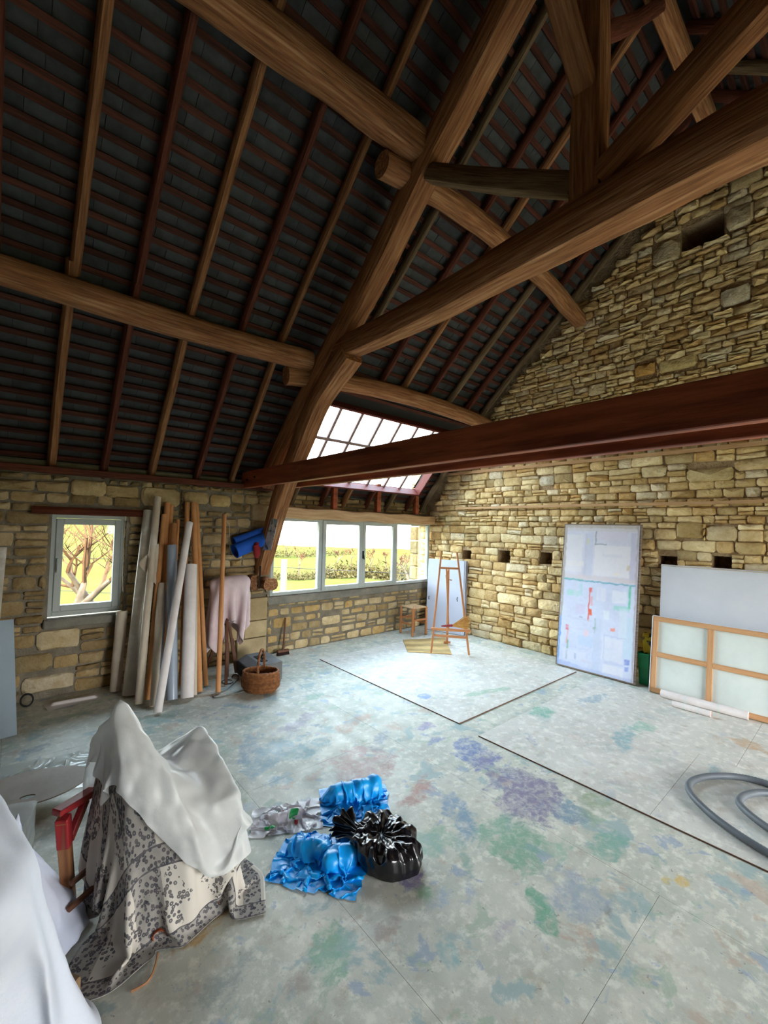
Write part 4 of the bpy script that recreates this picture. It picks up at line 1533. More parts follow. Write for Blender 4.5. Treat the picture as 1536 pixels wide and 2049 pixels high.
def roll(name, base, top, r, m, label, cat='roll', group=None, wobble=0.0, seed=0, power=2.0, flat=1.0, core=True, flap=None, taper=1.0):
    base, top = np.array(base, float), np.array(top, float)
    t = thing(name, label, cat, tuple(base), group)
    d = unit(top - base)
    # the lower rim must clear the floor
    base = base + np.array((0, 0, 0.004 + r * math.sqrt(max(0, 1 - d[2] ** 2))))
    pts = [base + (top - base) * i / 10 + np.array((vn(i * .4, seed) * wobble, vn(i * .4, seed + 9) * wobble, 0)) for i in range(11)]
    mb = MB()
    sweep(mb, pts, 2 * r, 2 * r * flat, 22, power, up=(0, -1, .2), rs=[1 + (taper - 1) * i / 10 for i in range(11)], caps=False, seed=seed)
    # the rolled wall turned in at both ends
    for e, nx in ((0, 1), (10, 9)):
        a, s, u = frame_of(pts[min(e + 1, 10)] - pts[max(e - 1, 0)], (0, -1, .2))
        q = []
        k_ = (1 + (taper - 1) * e / 10)
        for rad, off in ((1.0, 0), (.82, 0), (.80, .05)):
            for k in range(22):
                th = 2 * math.pi * (k + .5) / 22
                c, sn = math.cos(th), math.sin(th)
                rr = (abs(c) ** power + abs(sn) ** power) ** (-1 / power) * r * rad * k_
                q.append(pts[e] + s * c * rr + u * sn * rr * flat + a * (off if e == 0 else -off))
        fs = []
        for b in range(2):
            for k in range(22):
                k2 = (k + 1) % 22
                fs.append((b * 22 + k, b * 22 + k2, b * 22 + 22 + k2, b * 22 + 22 + k))
        fs.append(tuple(44 + k for k in range(22)))
        mb.add(q, fs)
    mb.build('tube' if m == 'cardboard' else 'rolled_sheet', M[m], t, smooth=40)
    if flap is not None:
        flap(t)
    return t


# ---- the bundle of rolls against the eave wall
def F3(x, y):
    q = FL(x, y)
    return (q[0], q[1], 0)


G = 'rolls leaning in the bundle by the small window'
roll('canvas_roll', F3(230, 1384), PY(244, 1223, 5.20), .052, 'canvas_beige', 'short thick off-white roll leaning under the small window, leftmost of the bundle', wobble=.004, seed=1)
roll('wrapped_roll', F3(258, 1394), PY(300, 1022, 5.22), .062, 'wrap', 'tall wide roll in dull plastic wrap, beside the small window frame', wobble=.006, seed=2, flat=.7)


def flap_a(t):
    q = [PY(p[0], p[1], y) for p, y in (((312, 1118), 5.02), ((276, 1128), 4.99), ((316, 1176), 4.98), ((318, 1085), 5.04))]
    mb = MB()
    n = 9
    P = np.zeros((n, n, 3))
    for j in range(n):
        for i in range(n):
            a, b = i / (n - 1), j / (n - 1)
            P[j, i] = (q[3] * (1 - a) + q[1] * a) * (1 - b) + (q[0] * (1 - a) * .5 + q[2] * (1 - a) * .5 + q[2] * a) * b + np.array((0, -.012 * math.sin(a * 5 + b * 4), 0))
    grid_mesh(mb, P)
    refine(mb.build('loose_flap', M['canvas_beige'], t, smooth=180), 1, .002)


roll('canvas_roll', F3(277, 1412), PY(315, 995, 5.18), .036, 'canvas_beige', 'tall beige canvas roll with a loose pointed flap near its top', wobble=.01, seed=3, flap=flap_a)
roll('cardboard_tube', F3(294, 1403), PY(328, 1030, 5.2), .026, 'cardboard', 'brown cardboard tube showing low between the beige rolls', cat='tube', seed=4)
roll('canvas_roll', F3(306, 1417), PY(324, 1168, 4.96), .034, 'canvas_beige', 'mid-height beige canvas roll with a ragged open top', wobble=.008, seed=5, taper=1.15)
roll('cardboard_tube', (1.20, 5.02, 0), PY(335, 1006, 5.24), .030, 'cardboard', 'tall cardboard tube at the left of the tall tubes, behind the grey roll', cat='tube', seed=6)
roll('cardboard_tube', (1.25, 5.08, 0), PY(343, 1010, 5.26), .024, 'cardboard', 'thin tall cardboard tube close behind the grey roll', cat='tube', seed=7)
roll('cardboard_tube', (1.22, 4.80, 0), PY(349, 1048, 5.14), .028, 'cardboard', 'shorter cardboard tube rising right above the grey roll', cat='tube', seed=8)
roll('cardboard_tube', (1.30, 4.92, 0), PY(356, 1040, 5.2), .020, 'cardboard', 'slim cardboard tube between the grey roll and the slanting white roll', cat='tube', seed=9)
roll('vinyl_roll', F3(344, 1404), PY(344, 1092, 4.98), .050, 'grey_plastic', 'shiny grey-blue plastic roll standing among white rolls', seed=10)
roll('canvas_roll', F3(315, 1430), PY(379, 1046, 4.93), .036, 'canvas_roll', 'white roll slanting across the bundle, its foot nearest the draped chair', seed=11)
roll('canvas_roll', F3(374, 1402), PY(382, 1131, 4.92), .060, 'canvas_roll', 'thick white roll standing right of the slanting one', seed=12)
roll('canvas_roll', F3(388, 1394), PY(390, 1130, 4.98), .028, 'canvas_beige', 'slim cream roll tight against the thick white roll', seed=13)
roll('cardboard_tube', (1.42, 4.86, 0), PY(375, 1006, 5.24), .026, 'cardboard', 'tall cardboard tube behind the thick white roll', cat='tube', seed=14)
roll('cardboard_tube', F3(399, 1387), PY(387, 1006, 5.22), .030, 'cardboard', 'tall cardboard tube at the right edge of the bundle, in front', cat='tube', seed=15)
roll('cardboard_tube', F3(412, 1374), PY(393, 1008, 5.25), .024, 'cardboard', 'tall cardboard tube last on the right, foot farthest out towards the tripod', cat='tube', seed=16)
roll('canvas_roll', (1.13, 4.66, 0), PY(330, 1180, 5.0), .03, 'grey_plastic', 'narrow pale blue roll glimpsed behind the ragged beige one', seed=17)
# the single wooden pole
t = np.array(F3(436, 1389))
mb = MB()
top = PY(449, 1030, 5.12)
sweep(mb, lerp(t + np.array((0, 0, .02)), top, 8), .050, .050, 16, 2.0, up=(0, -1, .2))
tag(mb.build('wood_pole', M['wood_pole'], smooth=50), 'single smooth orange wooden pole standing apart before the draped tripod', 'pole')

# ---- boards at the left edge
mb = MB()
a, b = FL(34, 1470), FL(-60, 1495)
b = a + (b - a) * 1.0
h1 = PY(18, 1240, 5.0)
d = unit(b - a)
nrm_b = np.array((-d[1], d[0], 0))
tilt = (h1 - a)
tilt = tilt - d * (tilt @ d)
slab(mb, [a + d * .95, a, a + tilt, a + tilt + d * .95], .02)
M['board_blue'] = mat('board_blue', lin(166, 184, 196), lin(152, 172, 186), scale=2, bump=.1, rough=.6)
tag(mb.build('panel', M['board_blue'], smooth=0), 'plain blue-grey board leaning at the far left below the wrapped one', 'board')
mb = MB()
a = np.array((-.08, 4.92, 0.004))
top_ = PY(14, 1095, 5.2)
slab(mb, [a + np.array((-.7, -.02, 0)), a, np.array((top_[0], top_[1], top_[2])), np.array((top_[0] - .7, top_[1], top_[2]))], .03)
t = tag(mb.build('panel', M['wrap'], smooth=0), 'tall pale board wrapped in plastic behind the blue-grey board', 'board')

# ---- draped tripod
M['cloth_pink'] = mat('cloth_pink', lin(224, 206, 210), lin(206, 186, 190), scale=5, bump=.15, bscale=60, rough=.9)
tb = np.array((1.93, 4.95, 0))
tri = thing('tripod_easel', 'brown wooden field tripod standing under a pale pink cloth', 'easel', tuple(tb))
hub = np.array((1.93, 4.98, .74))
for px, py in ((472, 1348), (452, 1373), (413, 1338)):
    f = FL(px, py)
    mb = MB()
    f2 = f + (f - hub) * 0.0
    bar(mb, hub + unit(f - hub) * .02, f + np.array((0, 0, .012)), .03, .022, up=(0, 1, 0))
    leg = mb.build('leg', M['dark_wood'], tri)
    m_ = hub + (f - hub) * .45
    mb = MB()
    bar(mb, m_ + np.array((.018, 0, 0)), hub + (f - hub) * .9 + np.array((.018, 0, .01)), .016, .02, up=(0, 1, 0))
    mb.build('sliding_leg', M['dark_wood'], leg)
mb = MB()
boxf(mb, hub + np.array((0, 0, .02)), (1, 0, 0), (0, 1, 0), (0, 0, 1), .2, .06, .04, .005)
tube(mb, [hub, hub + np.array((0, 0, .30))], .018, 8)
boxf(mb, hub + np.array((0, 0, .30)), (1, 0, 0), (0, 1, 0), (0, 0, 1), .22, .14, .03, .005)
mb.build('head', M['dark_wood'], tri)
n = 44
LT = (1.16, 1.02)
P = np.zeros((n, n, 3))
for j in range(n):
    for i in range(n):
        u, v = (i / (n - 1) - .5) * LT[0], (j / (n - 1) - .5) * LT[1]
        P[j, i] = (hub[0] + u * .96, hub[1] - .03 + v * .96, 1.17 + .01 * vn(u * 8, v * 8))
HC = hub + np.array((0, 0, .33))
Pc = cloth(P, (LT[0] / (n - 1), LT[1] / (n - 1)), [(HC + np.array((-.13, 0, -.03)), HC + np.array((.17, -.02, -.01)), .09), (hub - np.array((0, 0, .2)), hub + np.array((0, 0, .3)), .06)],
           pins=[(22, 15, HC + np.array((-.11, 0, .065))), (22, 28, HC + np.array((.15, -.02, .085))), (17, 22, HC + np.array((0.02, -.06, .06)))], steps=130, iters=10, bend=.12)
Pc[..., 1] = np.minimum(Pc[..., 1], 5.24 + .02 * np.sin(Pc[..., 0] * 40))
mb = MB()
grid_mesh(mb, Pc)
tag(refine(mb.build('cloth', M['cloth_pink'], smooth=180, origin=tuple(HC)), 1, .002), 'pale pink cloth bundled over the head of the wooden tripod', 'cloth')

# ---- blue foam mats rolled up behind the truss leg, red cloth, poster
M['foam_blue'] = mat('foam_blue', lin(24, 92, 196), lin(16, 78, 176), scale=8, bump=.1, rough=.7)
M['foam_in'] = mat('foam_inside', lin(30, 70, 140), rough=.8, bump=.1)


def open_roll(name, a, b, r, turns, m, label, th0=0.0):
    a, b = np.array(a, float), np.array(b, float)
    d, s, u = frame_of(b - a)
    mb = MB()
    N = 60
    vs, fs = [], []
    for i in range(N + 1):
        t = i / N
        th = th0 + t * turns * 2 * math.pi
        rr = r * (1 - .22 * t)
        for k, (p, q) in enumerate(((a, 0), (b, 0), (b, 1), (a, 1))):
            r2 = rr - q * .006
            vs.append(p + s * math.cos(th) * r2 + u * math.sin(th) * r2)
    for i in range(N):
        for k in range(4):
            k2 = (k + 1) % 4
            fs.append((4 * i + k, 4 * i + k2, 4 * i + 4 + k2, 4 * i + 4 + k))
    fs += [(0, 3, 2, 1), (4 * N, 4 * N + 1, 4 * N + 2, 4 * N + 3)]
    mb.add(vs, fs)
    return tag(mb.build(name, m, smooth=50), label, 'mat')


open_roll('foam_mat', PY(469, 1103, 5.12), PY(545, 1070, 5.16), .095, 1.6, M['foam_blue'], 'lower blue rolled foam mat behind the foot of the curved truss leg', 2.2)
open_roll('foam_mat', PY(468, 1084, 5.20), PY(545, 1058, 5.20), .058, 1.7, M['foam_blue'], 'upper slimmer blue rolled mat against the stones behind the truss leg', 1.0)
M['cloth_red'] = mat('cloth_red', lin(150, 34, 40), lin(110, 22, 28), scale=8, bump=.3, bscale=30, rough=.8)
mb = MB()
q = PY(514, 1100, 5.02)
pts = [q + np.array((0, 0, .09)), q + np.array((-.012, 0, .05)), q + np.array((-.004, 0, 0)), q + np.array((.004, 0, -.06)), q + np.array((0, .01, -.10))]
sweep(mb, catmull(pts, 4), .085, .06, 12, 2.2, rough=.25, seed=5, rs=[.5 + .5 * math.sin(math.pi * min(1, (i + 2) / 19)) for i in range(17)])
tag(mb.build('red_cloth', M['cloth_red'], smooth=180), 'small dark red rag hanging at the left side of the truss leg', 'cloth')
# poster: torn paper pasted on the leg's face
pc = [(541, 1108), (525, 1100), (546, 1038), (557, 1040)]
M['poster'] = mat('poster', lin(236, 240, 238), lin(176, 200, 210), scale=9, lo=.45, hi=.55, bump=.1, rough=.8, col3=lin(112, 120, 118), scale3=14, lo3=.58, hi3=.6)
mb = MB()
qs = [PX(525, 1101, 2.385), PX(542, 1101, 2.385), PX(556, 1040, 2.385), PX(543, 1037, 2.385)]
slab(mb, [qs[0], qs[1], qs[2], qs[3]], .003)
tag(mb.build('torn_poster', M['poster'], smooth=0), 'torn pale grey-blue paper stuck on the foot of the truss leg', 'paper')

# ---- amplifier, cable, basket, broom
M['black_grille'] = mat('black_grille', lin(40, 42, 44), lin(28, 30, 32), scale=200, bump=.5, bscale=300, rough=.6)
M['amp_grey'] = mat('amp_grey', lin(120, 122, 122), lin(100, 102, 102), scale=6, bump=.2, bscale=90, rough=.7)
p0, p1 = FL(474, 1349), FL(505, 1374)
dv = unit(p1 - p0)
wv = np.array((-dv[1], dv[0], 0))
if wv @ np.array((1, .3, 0)) < 0:
    wv = -wv
amp = thing('amplifier', 'low black floor amplifier with a grey top, behind the wicker basket', 'amplifier', tuple((p0 + p1) / 2 + wv * .14))
L_ = np.linalg.norm(p1 - p0)
H0, H1, D_ = .17, .17, .34
mb = MB()
a = p0 + np.array((0, 0, .012))
pro = [(0, 0), (D_, 0), (D_, .20), (.10, .20), (0, .15)]
vs = [a + wv * x + np.array((0, 0, z)) for x, z in pro] + [a + dv * L_ + wv * x + np.array((0, 0, z)) for x, z in pro]
mb.add(vs, [(0, 1, 2, 3, 4), (9, 8, 7, 6, 5)] + [(k, k + 5, (k + 1) % 5 + 5, (k + 1) % 5) for k in range(5)])
mb.build('case', M['amp_grey'], amp, smooth=0)
mb = MB()
boxf(mb, a + dv * L_ / 2 + wv * -.004 + np.array((0, 0, .078)), dv, wv, (0, 0, 1), L_ - .02, .02, .135, .004)
mb.build('grille', M['black_grille'], amp)
mb = MB()
boxf(mb, a + dv * L_ * .55 + wv * .17 + np.array((0, 0, .203)), dv, wv, (0, 0, 1), L_ * .5, .07, .012, .003)
mb.build('control_panel', M['black_grille'], amp)
mb = MB()
tube(mb, [a + dv * L_ * .45 + wv * .2 + np.array((0, 0, .20)), a + dv * L_ * .5 + wv * .2 + np.array((0, 0, .24)), a + dv * L_ * .6 + wv * .2 + np.array((0, 0, .24)), a + dv * L_ * .65 + wv * .2 + np.array((0, 0, .20))], .008, 6)
mb.build('handle', M['iron'], amp)
for i in range(4):
    mb = MB()
    boxf(mb, a + dv * (.05 if i % 2 else L_ - .05) + wv * (.04 if i < 2 else D_ - .04) + np.array((0, 0, -.004)), dv, wv, (0, 0, 1), .03, .03, .012, .002)
    mb.build('rubber_foot', M['black_grille'], amp)
M['cable'] = mat('cable', lin(120, 120, 112), rough=.6, bump=0)
mb = MB()
pts = [FL(x, y, .008) for x, y in ((497, 1381), (480, 1386), (455, 1391), (432, 1396), (426, 1392), (432, 1387), (450, 1382), (465, 1370), (476, 1358), (474, 1350), (467, 1350), (464, 1355))]
tube(mb, catmull(pts, 6), .006, 6)
loop_ = [FL(455 + 11 * math.cos(t), 1364 + 4 * math.sin(t), .008) for t in np.linspace(0, 5.6, 12)]
tube(mb, catmull(loop_, 4), .006, 6)
tag(mb.build('power_cable', M['cable'], smooth=60), 'thin grey power cable looping on the floor by the wicker basket', 'cable')

M['wicker'] = mat('wicker', lin(158, 104, 62), lin(112, 70, 40), scale=30, bump=.6, bscale=90, rough=.6, tone=True)
bc = np.array((2.03, 4.25, 0))
rt = AX[0] * np.array((1, 1, 0))
rt = unit(rt)
fw = np.array((-rt[1], rt[0], 0))
bk_ = thing('wicker_basket', 'brown oval wicker basket with a tall hoop handle on the floor', 'basket', tuple(bc))
NS = 30
BA, BB = .175, .12
prof = lambda z: (.80 + .28 * min(1, z / .06) - .06 * max(0, (z - .10) / .12))


def ring_pt(th, z, k=1.0):
    p = prof(z) * k
    return bc + rt * math.cos(th) * BA * p + fw * math.sin(th) * BB * p + np.array((0, 0, z))


mb = MB()
rows = 17
for r_ in range(rows):
    z = .012 + .19 * r_ / rows
    pts = []
    for i in range(NS * 2 + 1):
        th = 2 * math.pi * i / (NS * 2)
        pts.append(ring_pt(th, z, 1 + (.035 if (i + r_) % 2 else -.02)))
    g = rng.uniform(.8, 1.2)
    tube(mb, pts, .0075, 5, col=(g, g, g), caps=False)
mb.build('woven_side', M['wicker'], bk_, smooth=60)
mb = MB()
for i in range(NS):
    th = 2 * math.pi * (i + .25) / NS
    tube(mb, [ring_pt(th, .005), ring_pt(th, .07), ring_pt(th, .20)], .005, 5)
o = mb.build('stakes', M['wicker'], bk_, smooth=60)
mb = MB()
for k in range(2):
    tube(mb, [ring_pt(2 * math.pi * i / 60, .207 + .006 * math.sin(i * 1.3 + k * 3.1), 1.0 + .02 * math.cos(i * 1.3 + k * 3.1)) for i in range(61)], .011, 7, col=(1.1, 1.1, 1.1))
mb.build('rim', M['wicker'], bk_, smooth=60)
mb = MB()
mb.add([ring_pt(2 * math.pi * i / 40, .012, .95) for i in range(40)], [tuple(range(40))])
mb.build('base', M['wicker'], bk_, smooth=0)
mb = MB()
for k in range(3):
    pts = []
    for i in range(31):
        t = math.pi * i / 30
        o3 = .007
        pts.append(bc + fw * math.cos(t) * BB * .98 + np.array((0, 0, .19 + .24 * math.sin(t) ** .8)) + rt * o3 * math.cos(i * .8 + k * 2.1) + np.array((0, 0, o3 * math.sin(i * .8 + k * 2.1))))
    tube(mb, pts, .008, 6)
mb.build('handle', M['wicker'], bk_, smooth=60)

br = FL(563, 1309)
br = np.array((2.81, 5.24, 0))
broom = thing('broom', 'small dark broom standing in the corner under the bay window', 'broom', tuple(br))
mb = MB()
boxf(mb, br + np.array((0, 0, .055)), (1, 0, 0), (0, 1, 0), (0, 0, 1), .17, .05, .03, .008)
mb.build('brush_block', M['dark_wood'], broom)
mb = MB()
for i in range(14):
    for j in range(4):
        x, y = -.075 + .15 * i / 13, -.018 + .036 * j / 3
        tube(mb, [br + np.array((x, y, .042)), br + np.array((x * 1.08, y * 1.3, .003))], .005, 4)
M['bristle'] = mat('bristle', lin(60, 40, 38), rough=.9, bump=0)
mb.build('bristles', M['bristle'], broom)
mb = MB()
tube(mb, [br + np.array((0, 0, .06)), PY(571, 1236, 5.33)], .012, 8)
mb.build('stick', M['dark_wood'], broom, smooth=60)

# ---- stool with rush seat
M['rush'] = mat('rush', lin(216, 184, 146), lin(182, 146, 106), grain=(60, 60, 60), scale=3, bump=.5, bscale=4, rough=.8, tone=True)
s0 = np.array((5.075, 5.03, 0))
ang = math.radians(-3)
e1, e2 = np.array((math.cos(ang), math.sin(ang), 0)), np.array((-math.sin(ang), math.cos(ang), 0))
SHT = .455
stool = thing('stool', 'light wooden stool with a woven rush seat under the bay window', 'stool', tuple(s0))
hw = .148
for a in (-1, 1):
    for b in (-1, 1):
        mb = MB()
        p = s0 + e1 * a * hw + e2 * b * hw
        boxf(mb, p + np.array((0, 0, SHT / 2 + .004)), (0, 0, 1), e1, e2, SHT, .034, .034, .006)
        mb.build('leg', M['wood_easel'], stool)
for z in (.19, .26):
    for a in (-1, 1):
        mb = MB()
        if z < .2:
            bar(mb, s0 + e1 * a * hw - e2 * hw + np.array((0, 0, z)), s0 + e1 * a * hw + e2 * hw + np.array((0, 0, z)), .02, .03)
        else:
            bar(mb, s0 + e2 * a * hw - e1 * hw + np.array((0, 0, z)), s0 + e2 * a * hw + e1 * hw + np.array((0, 0, z)), .02, .03)
        mb.build('rail', M['wood_easel'], stool)
seat = MB()
for k in range(13):
    h_ = (k + .5) / 13 * hw
    for q in range(4):
        ex, ey = ((e1, e2), (e2, -e1), (-e1, -e2), (-e2, e1))[q]
        c0 = s0 + ey * -(hw - h_ + .004) + np.array((0, 0, SHT - .004 + .012 * (h_ / hw) ** .5 * 0))
        g = rng.uniform(.85, 1.15)
        tube(seat, [c0 - ex * (hw - h_), c0 + ex * (hw - h_)], .0085, 6, col=(g, g, g))
seat.build('rush_seat', M['rush'], stool, smooth=60)

# ---- cupboard doors leaning in the corner
M['door_white'] = mat('door_white', lin(206, 214, 232), lin(196, 206, 226), scale=2, bump=.05, rough=.35, spec=.5)
M['door_grey'] = mat('door_grey', lin(134, 136, 150), rough=.6, bump=.1)
M['steel'] = mat('steel', lin(70, 72, 76), rough=.35, metal=.9, bump=0)
B0, B1 = np.array((5.51, 5.14, 0)), np.array((5.665, 4.47, 0))
for i, lab in enumerate(('white cupboard door with a small dark pull, front of the stack in the corner', 'second pale cupboard door close behind the front one in the corner', 'grey backed cupboard door at the back of the corner stack')):
    off = np.array((.026 * i - .02, -.012 * i, 0))
    lo, hi = B0 + off + np.array((0, 0, .004)), B1 + off + np.array((0, 0, .004))
    T0, T1 = lo + np.array((.07, .03, 1.22)), hi + np.array((.07, .03, 1.22))
    th = .022
    n_ = unit(np.cross(hi - lo, T0 - lo))
    d_ = unit(hi - lo)
    u_ = unit(T0 - lo)
    t = thing('cupboard_door', lab, 'door', tuple((lo + hi) / 2))
    mb = MB()
    boxf(mb, (lo + T1) / 2 - n_ * th / 2 + np.array((0, 0, 0)), d_, u_, n_, np.linalg.norm(hi - lo), 1.22, th, .003)
    mb.build('panel', M['door_white' if i < 2 else 'door_grey'], t)
    if i == 0:
        for f, v, dz in ((.86, .55, .06), (.07, .52, .05)):
            q = lo + (hi - lo) * f + u_ * v + n_ * .018
            mb = MB()
            tube(mb, [q - n_ * .018, q, q + u_ * dz * .5 + n_ * .006, q + u_ * dz, q + u_ * dz - n_ * .018], .006, 6)
            mb.build('pull', M['steel'], t, smooth=60)

# ---- easel
el = thing('easel', 'wooden A-frame studio easel standing on the pale hardboard', 'easel', (4.75, 4.0, 0))
zb = SH + .002
bl, brr, bk3 = FL(862, 1309, zb), FL(938, 1313, zb), FL(894, 1289, zb)
sm_ = (bl + brr)[:2].sum() / 2
fwd = unit(bk3 - (bl + brr) / 2)
nrm_e = unit(np.array((fwd[0], fwd[1], 0)) - np.array((0, 0, .17)))
dpl = nrm_e @ ((bl + brr) / 2)
EP = lambda x, y, o=0.0: RP(x, y, nrm_e, dpl + o)
tl, tr = EP(883, 1103), EP(914, 1105)
side = unit(brr - bl)
for a, b in ((bl, tl), (brr, tr)):
    mb = MB()
    bar(mb, a + np.array((0, 0, .014)), b, .034, .026, up=side)
    mb.build('leg', M['wood_easel'], el)
mb = MB()
ap = EP(897, 1140, .02)
bar(mb, ap, bk3 + np.array((0, 0, .012)), .036, .03, up=side)
mb.build('rear_leg', M['wood_easel'], el)
mb = MB()
bar(mb, EP(893, 1138, -.03), EP(897, 1258, -.03), .03, .022, up=side)
mb.build('mast', M['wood_easel'], el)
mb = MB()
bar(mb, EP(894, 1150, -.05), EP(895, 1163, -.05), .05, .04, up=side)
tube(mb, [EP(899, 1160, -.06), EP(904, 1161, -.06)], .008, 8)
mb.build('canvas_clamp', M['wood_easel'], el)
for (xa, ya, xb, yb, w, h, o, nm) in ((880, 1136, 918, 1138, .03, .03, -.012, 'cross_bar'), (862, 1258, 942, 1263, .05, .03, -.05, 'tray'), (868, 1271, 934, 1276, .028, .03, -.01, 'cross_bar')):
    mb = MB()
    bar(mb, EP(xa, ya, o), EP(xb, yb, o), w, h)
    mb.build(nm, M['wood_easel'], el)
mb = MB()
f = bk3 + np.array((0, 0, .03))
bar(mb, f - side * .05, f + side * .05, .03, .03)
mb.build('foot_bar', M['wood_easel'], el)
M['straw'] = mat('straw', lin(216, 168, 96), lin(184, 132, 66), scale=20, bump=.2, rough=.8, tone=True)
M['red_tape'] = mat('red_tape', lin(150, 40, 40), rough=.5, bump=0)
h0 = EP(882, 1257, -.075) + np.array((0, 0, .03))
h1 = EP(905, 1256, -.085) + np.array((0, 0, .03))
fan = thing('whisk_broom', 'straw whisk broom with a red bound grip lying on the easel tray', 'broom', tuple(h0))
mb = MB()
tube(mb, lerp(h0, h1, 6), .014, 10, rs=[.5, .9, 1, 1.05, 1.15, 1.3])
mb.build('grip', M['red_tape'], fan, smooth=60)
mb = MB()
ax_ = unit(h1 - h0)
u_ = np.array((0, 0, 1.0))
for i in range(150):
    s_ = rng.uniform(-1, 1)
    L2 = rng.uniform(.19, .25) * (1 - .12 * abs(s_))
    end = h1 + ax_ * L2 + u_ * (s_ * .095 + .035) + np.cross(ax_, u_) * rng.uniform(-.025, .025)
    g = rng.uniform(.75, 1.2)
    tube(mb, [h1 + u_ * s_ * .012, h1 + (end - h1) * .5 + u_ * .004 * s_, end], .0028, 4, col=(g, g, g))
ob = mb.build('straw', M['straw'], fan, smooth=60)

# straw mat on the floor beside the easel
M['mat_straw'] = mat('mat_straw', lin(204, 178, 124), lin(180, 150, 98), scale=3, bump=.3, bscale=60, rough=.85, tone=True)
c4 = [FL(806, 1282, SH), FL(815, 1305, SH), FL(903, 1310, SH), FL(890, 1277, SH)]
mb = MB()
NR = 46
for i in range(NR):
    t = (i + .5) / NR
    a, b = c4[0] + (c4[1] - c4[0]) * t, c4[3] + (c4[2] - c4[3]) * t
    g = (.8, 1.15)[(i // 9) % 2] * rng.uniform(.9, 1.08)
    pts = [a + (b - a) * k / 6 + np.array((0, 0, .008 + .004 * math.sin(k * 1.7 + t * 5))) for k in range(7)]
    tube(mb, pts, .009, 6, col=(g, g, g))
tag(mb.build('straw_mat', M['mat_straw'], smooth=60), 'flat striped straw mat lying on the floor left of the easel foot', 'mat')

# ---- tall painting
ptg = thing('painting', 'tall white abstract painting with red, green and blue strokes, leaning on the gable wall', 'painting', (5.5, 2.3, SH))
Pbl, Pbr = np.array((5.46, 2.765, SH + .004)), np.array((5.47, 1.815, .004 + SH))
Ptl = np.array((5.70, 2.775, 1.865))
Pbr[0] = 5.46
Ptr = Pbr + Ptl - Pbl
pn = unit(np.cross(Pbr - Pbl, Ptl - Pbl))
mb = MB()
slab(mb, [Pbl, Pbr, Ptr, Ptl], .035)
M['stretcher'] = mat('stretcher_wood', lin(150, 138, 126), lin(116, 96, 84), grain=(1, 20, 20), scale=2, bump=.3, bscale=5, rough=.8)
mb.build('stretcher', M['stretcher'], ptg, smooth=0)
strokes = []   # u0, u1, v0, v1 (v from the bottom), colour, opacity
base_lo, base_hi = lin(206, 214, 236), lin(214, 214, 228)
S = strokes.append
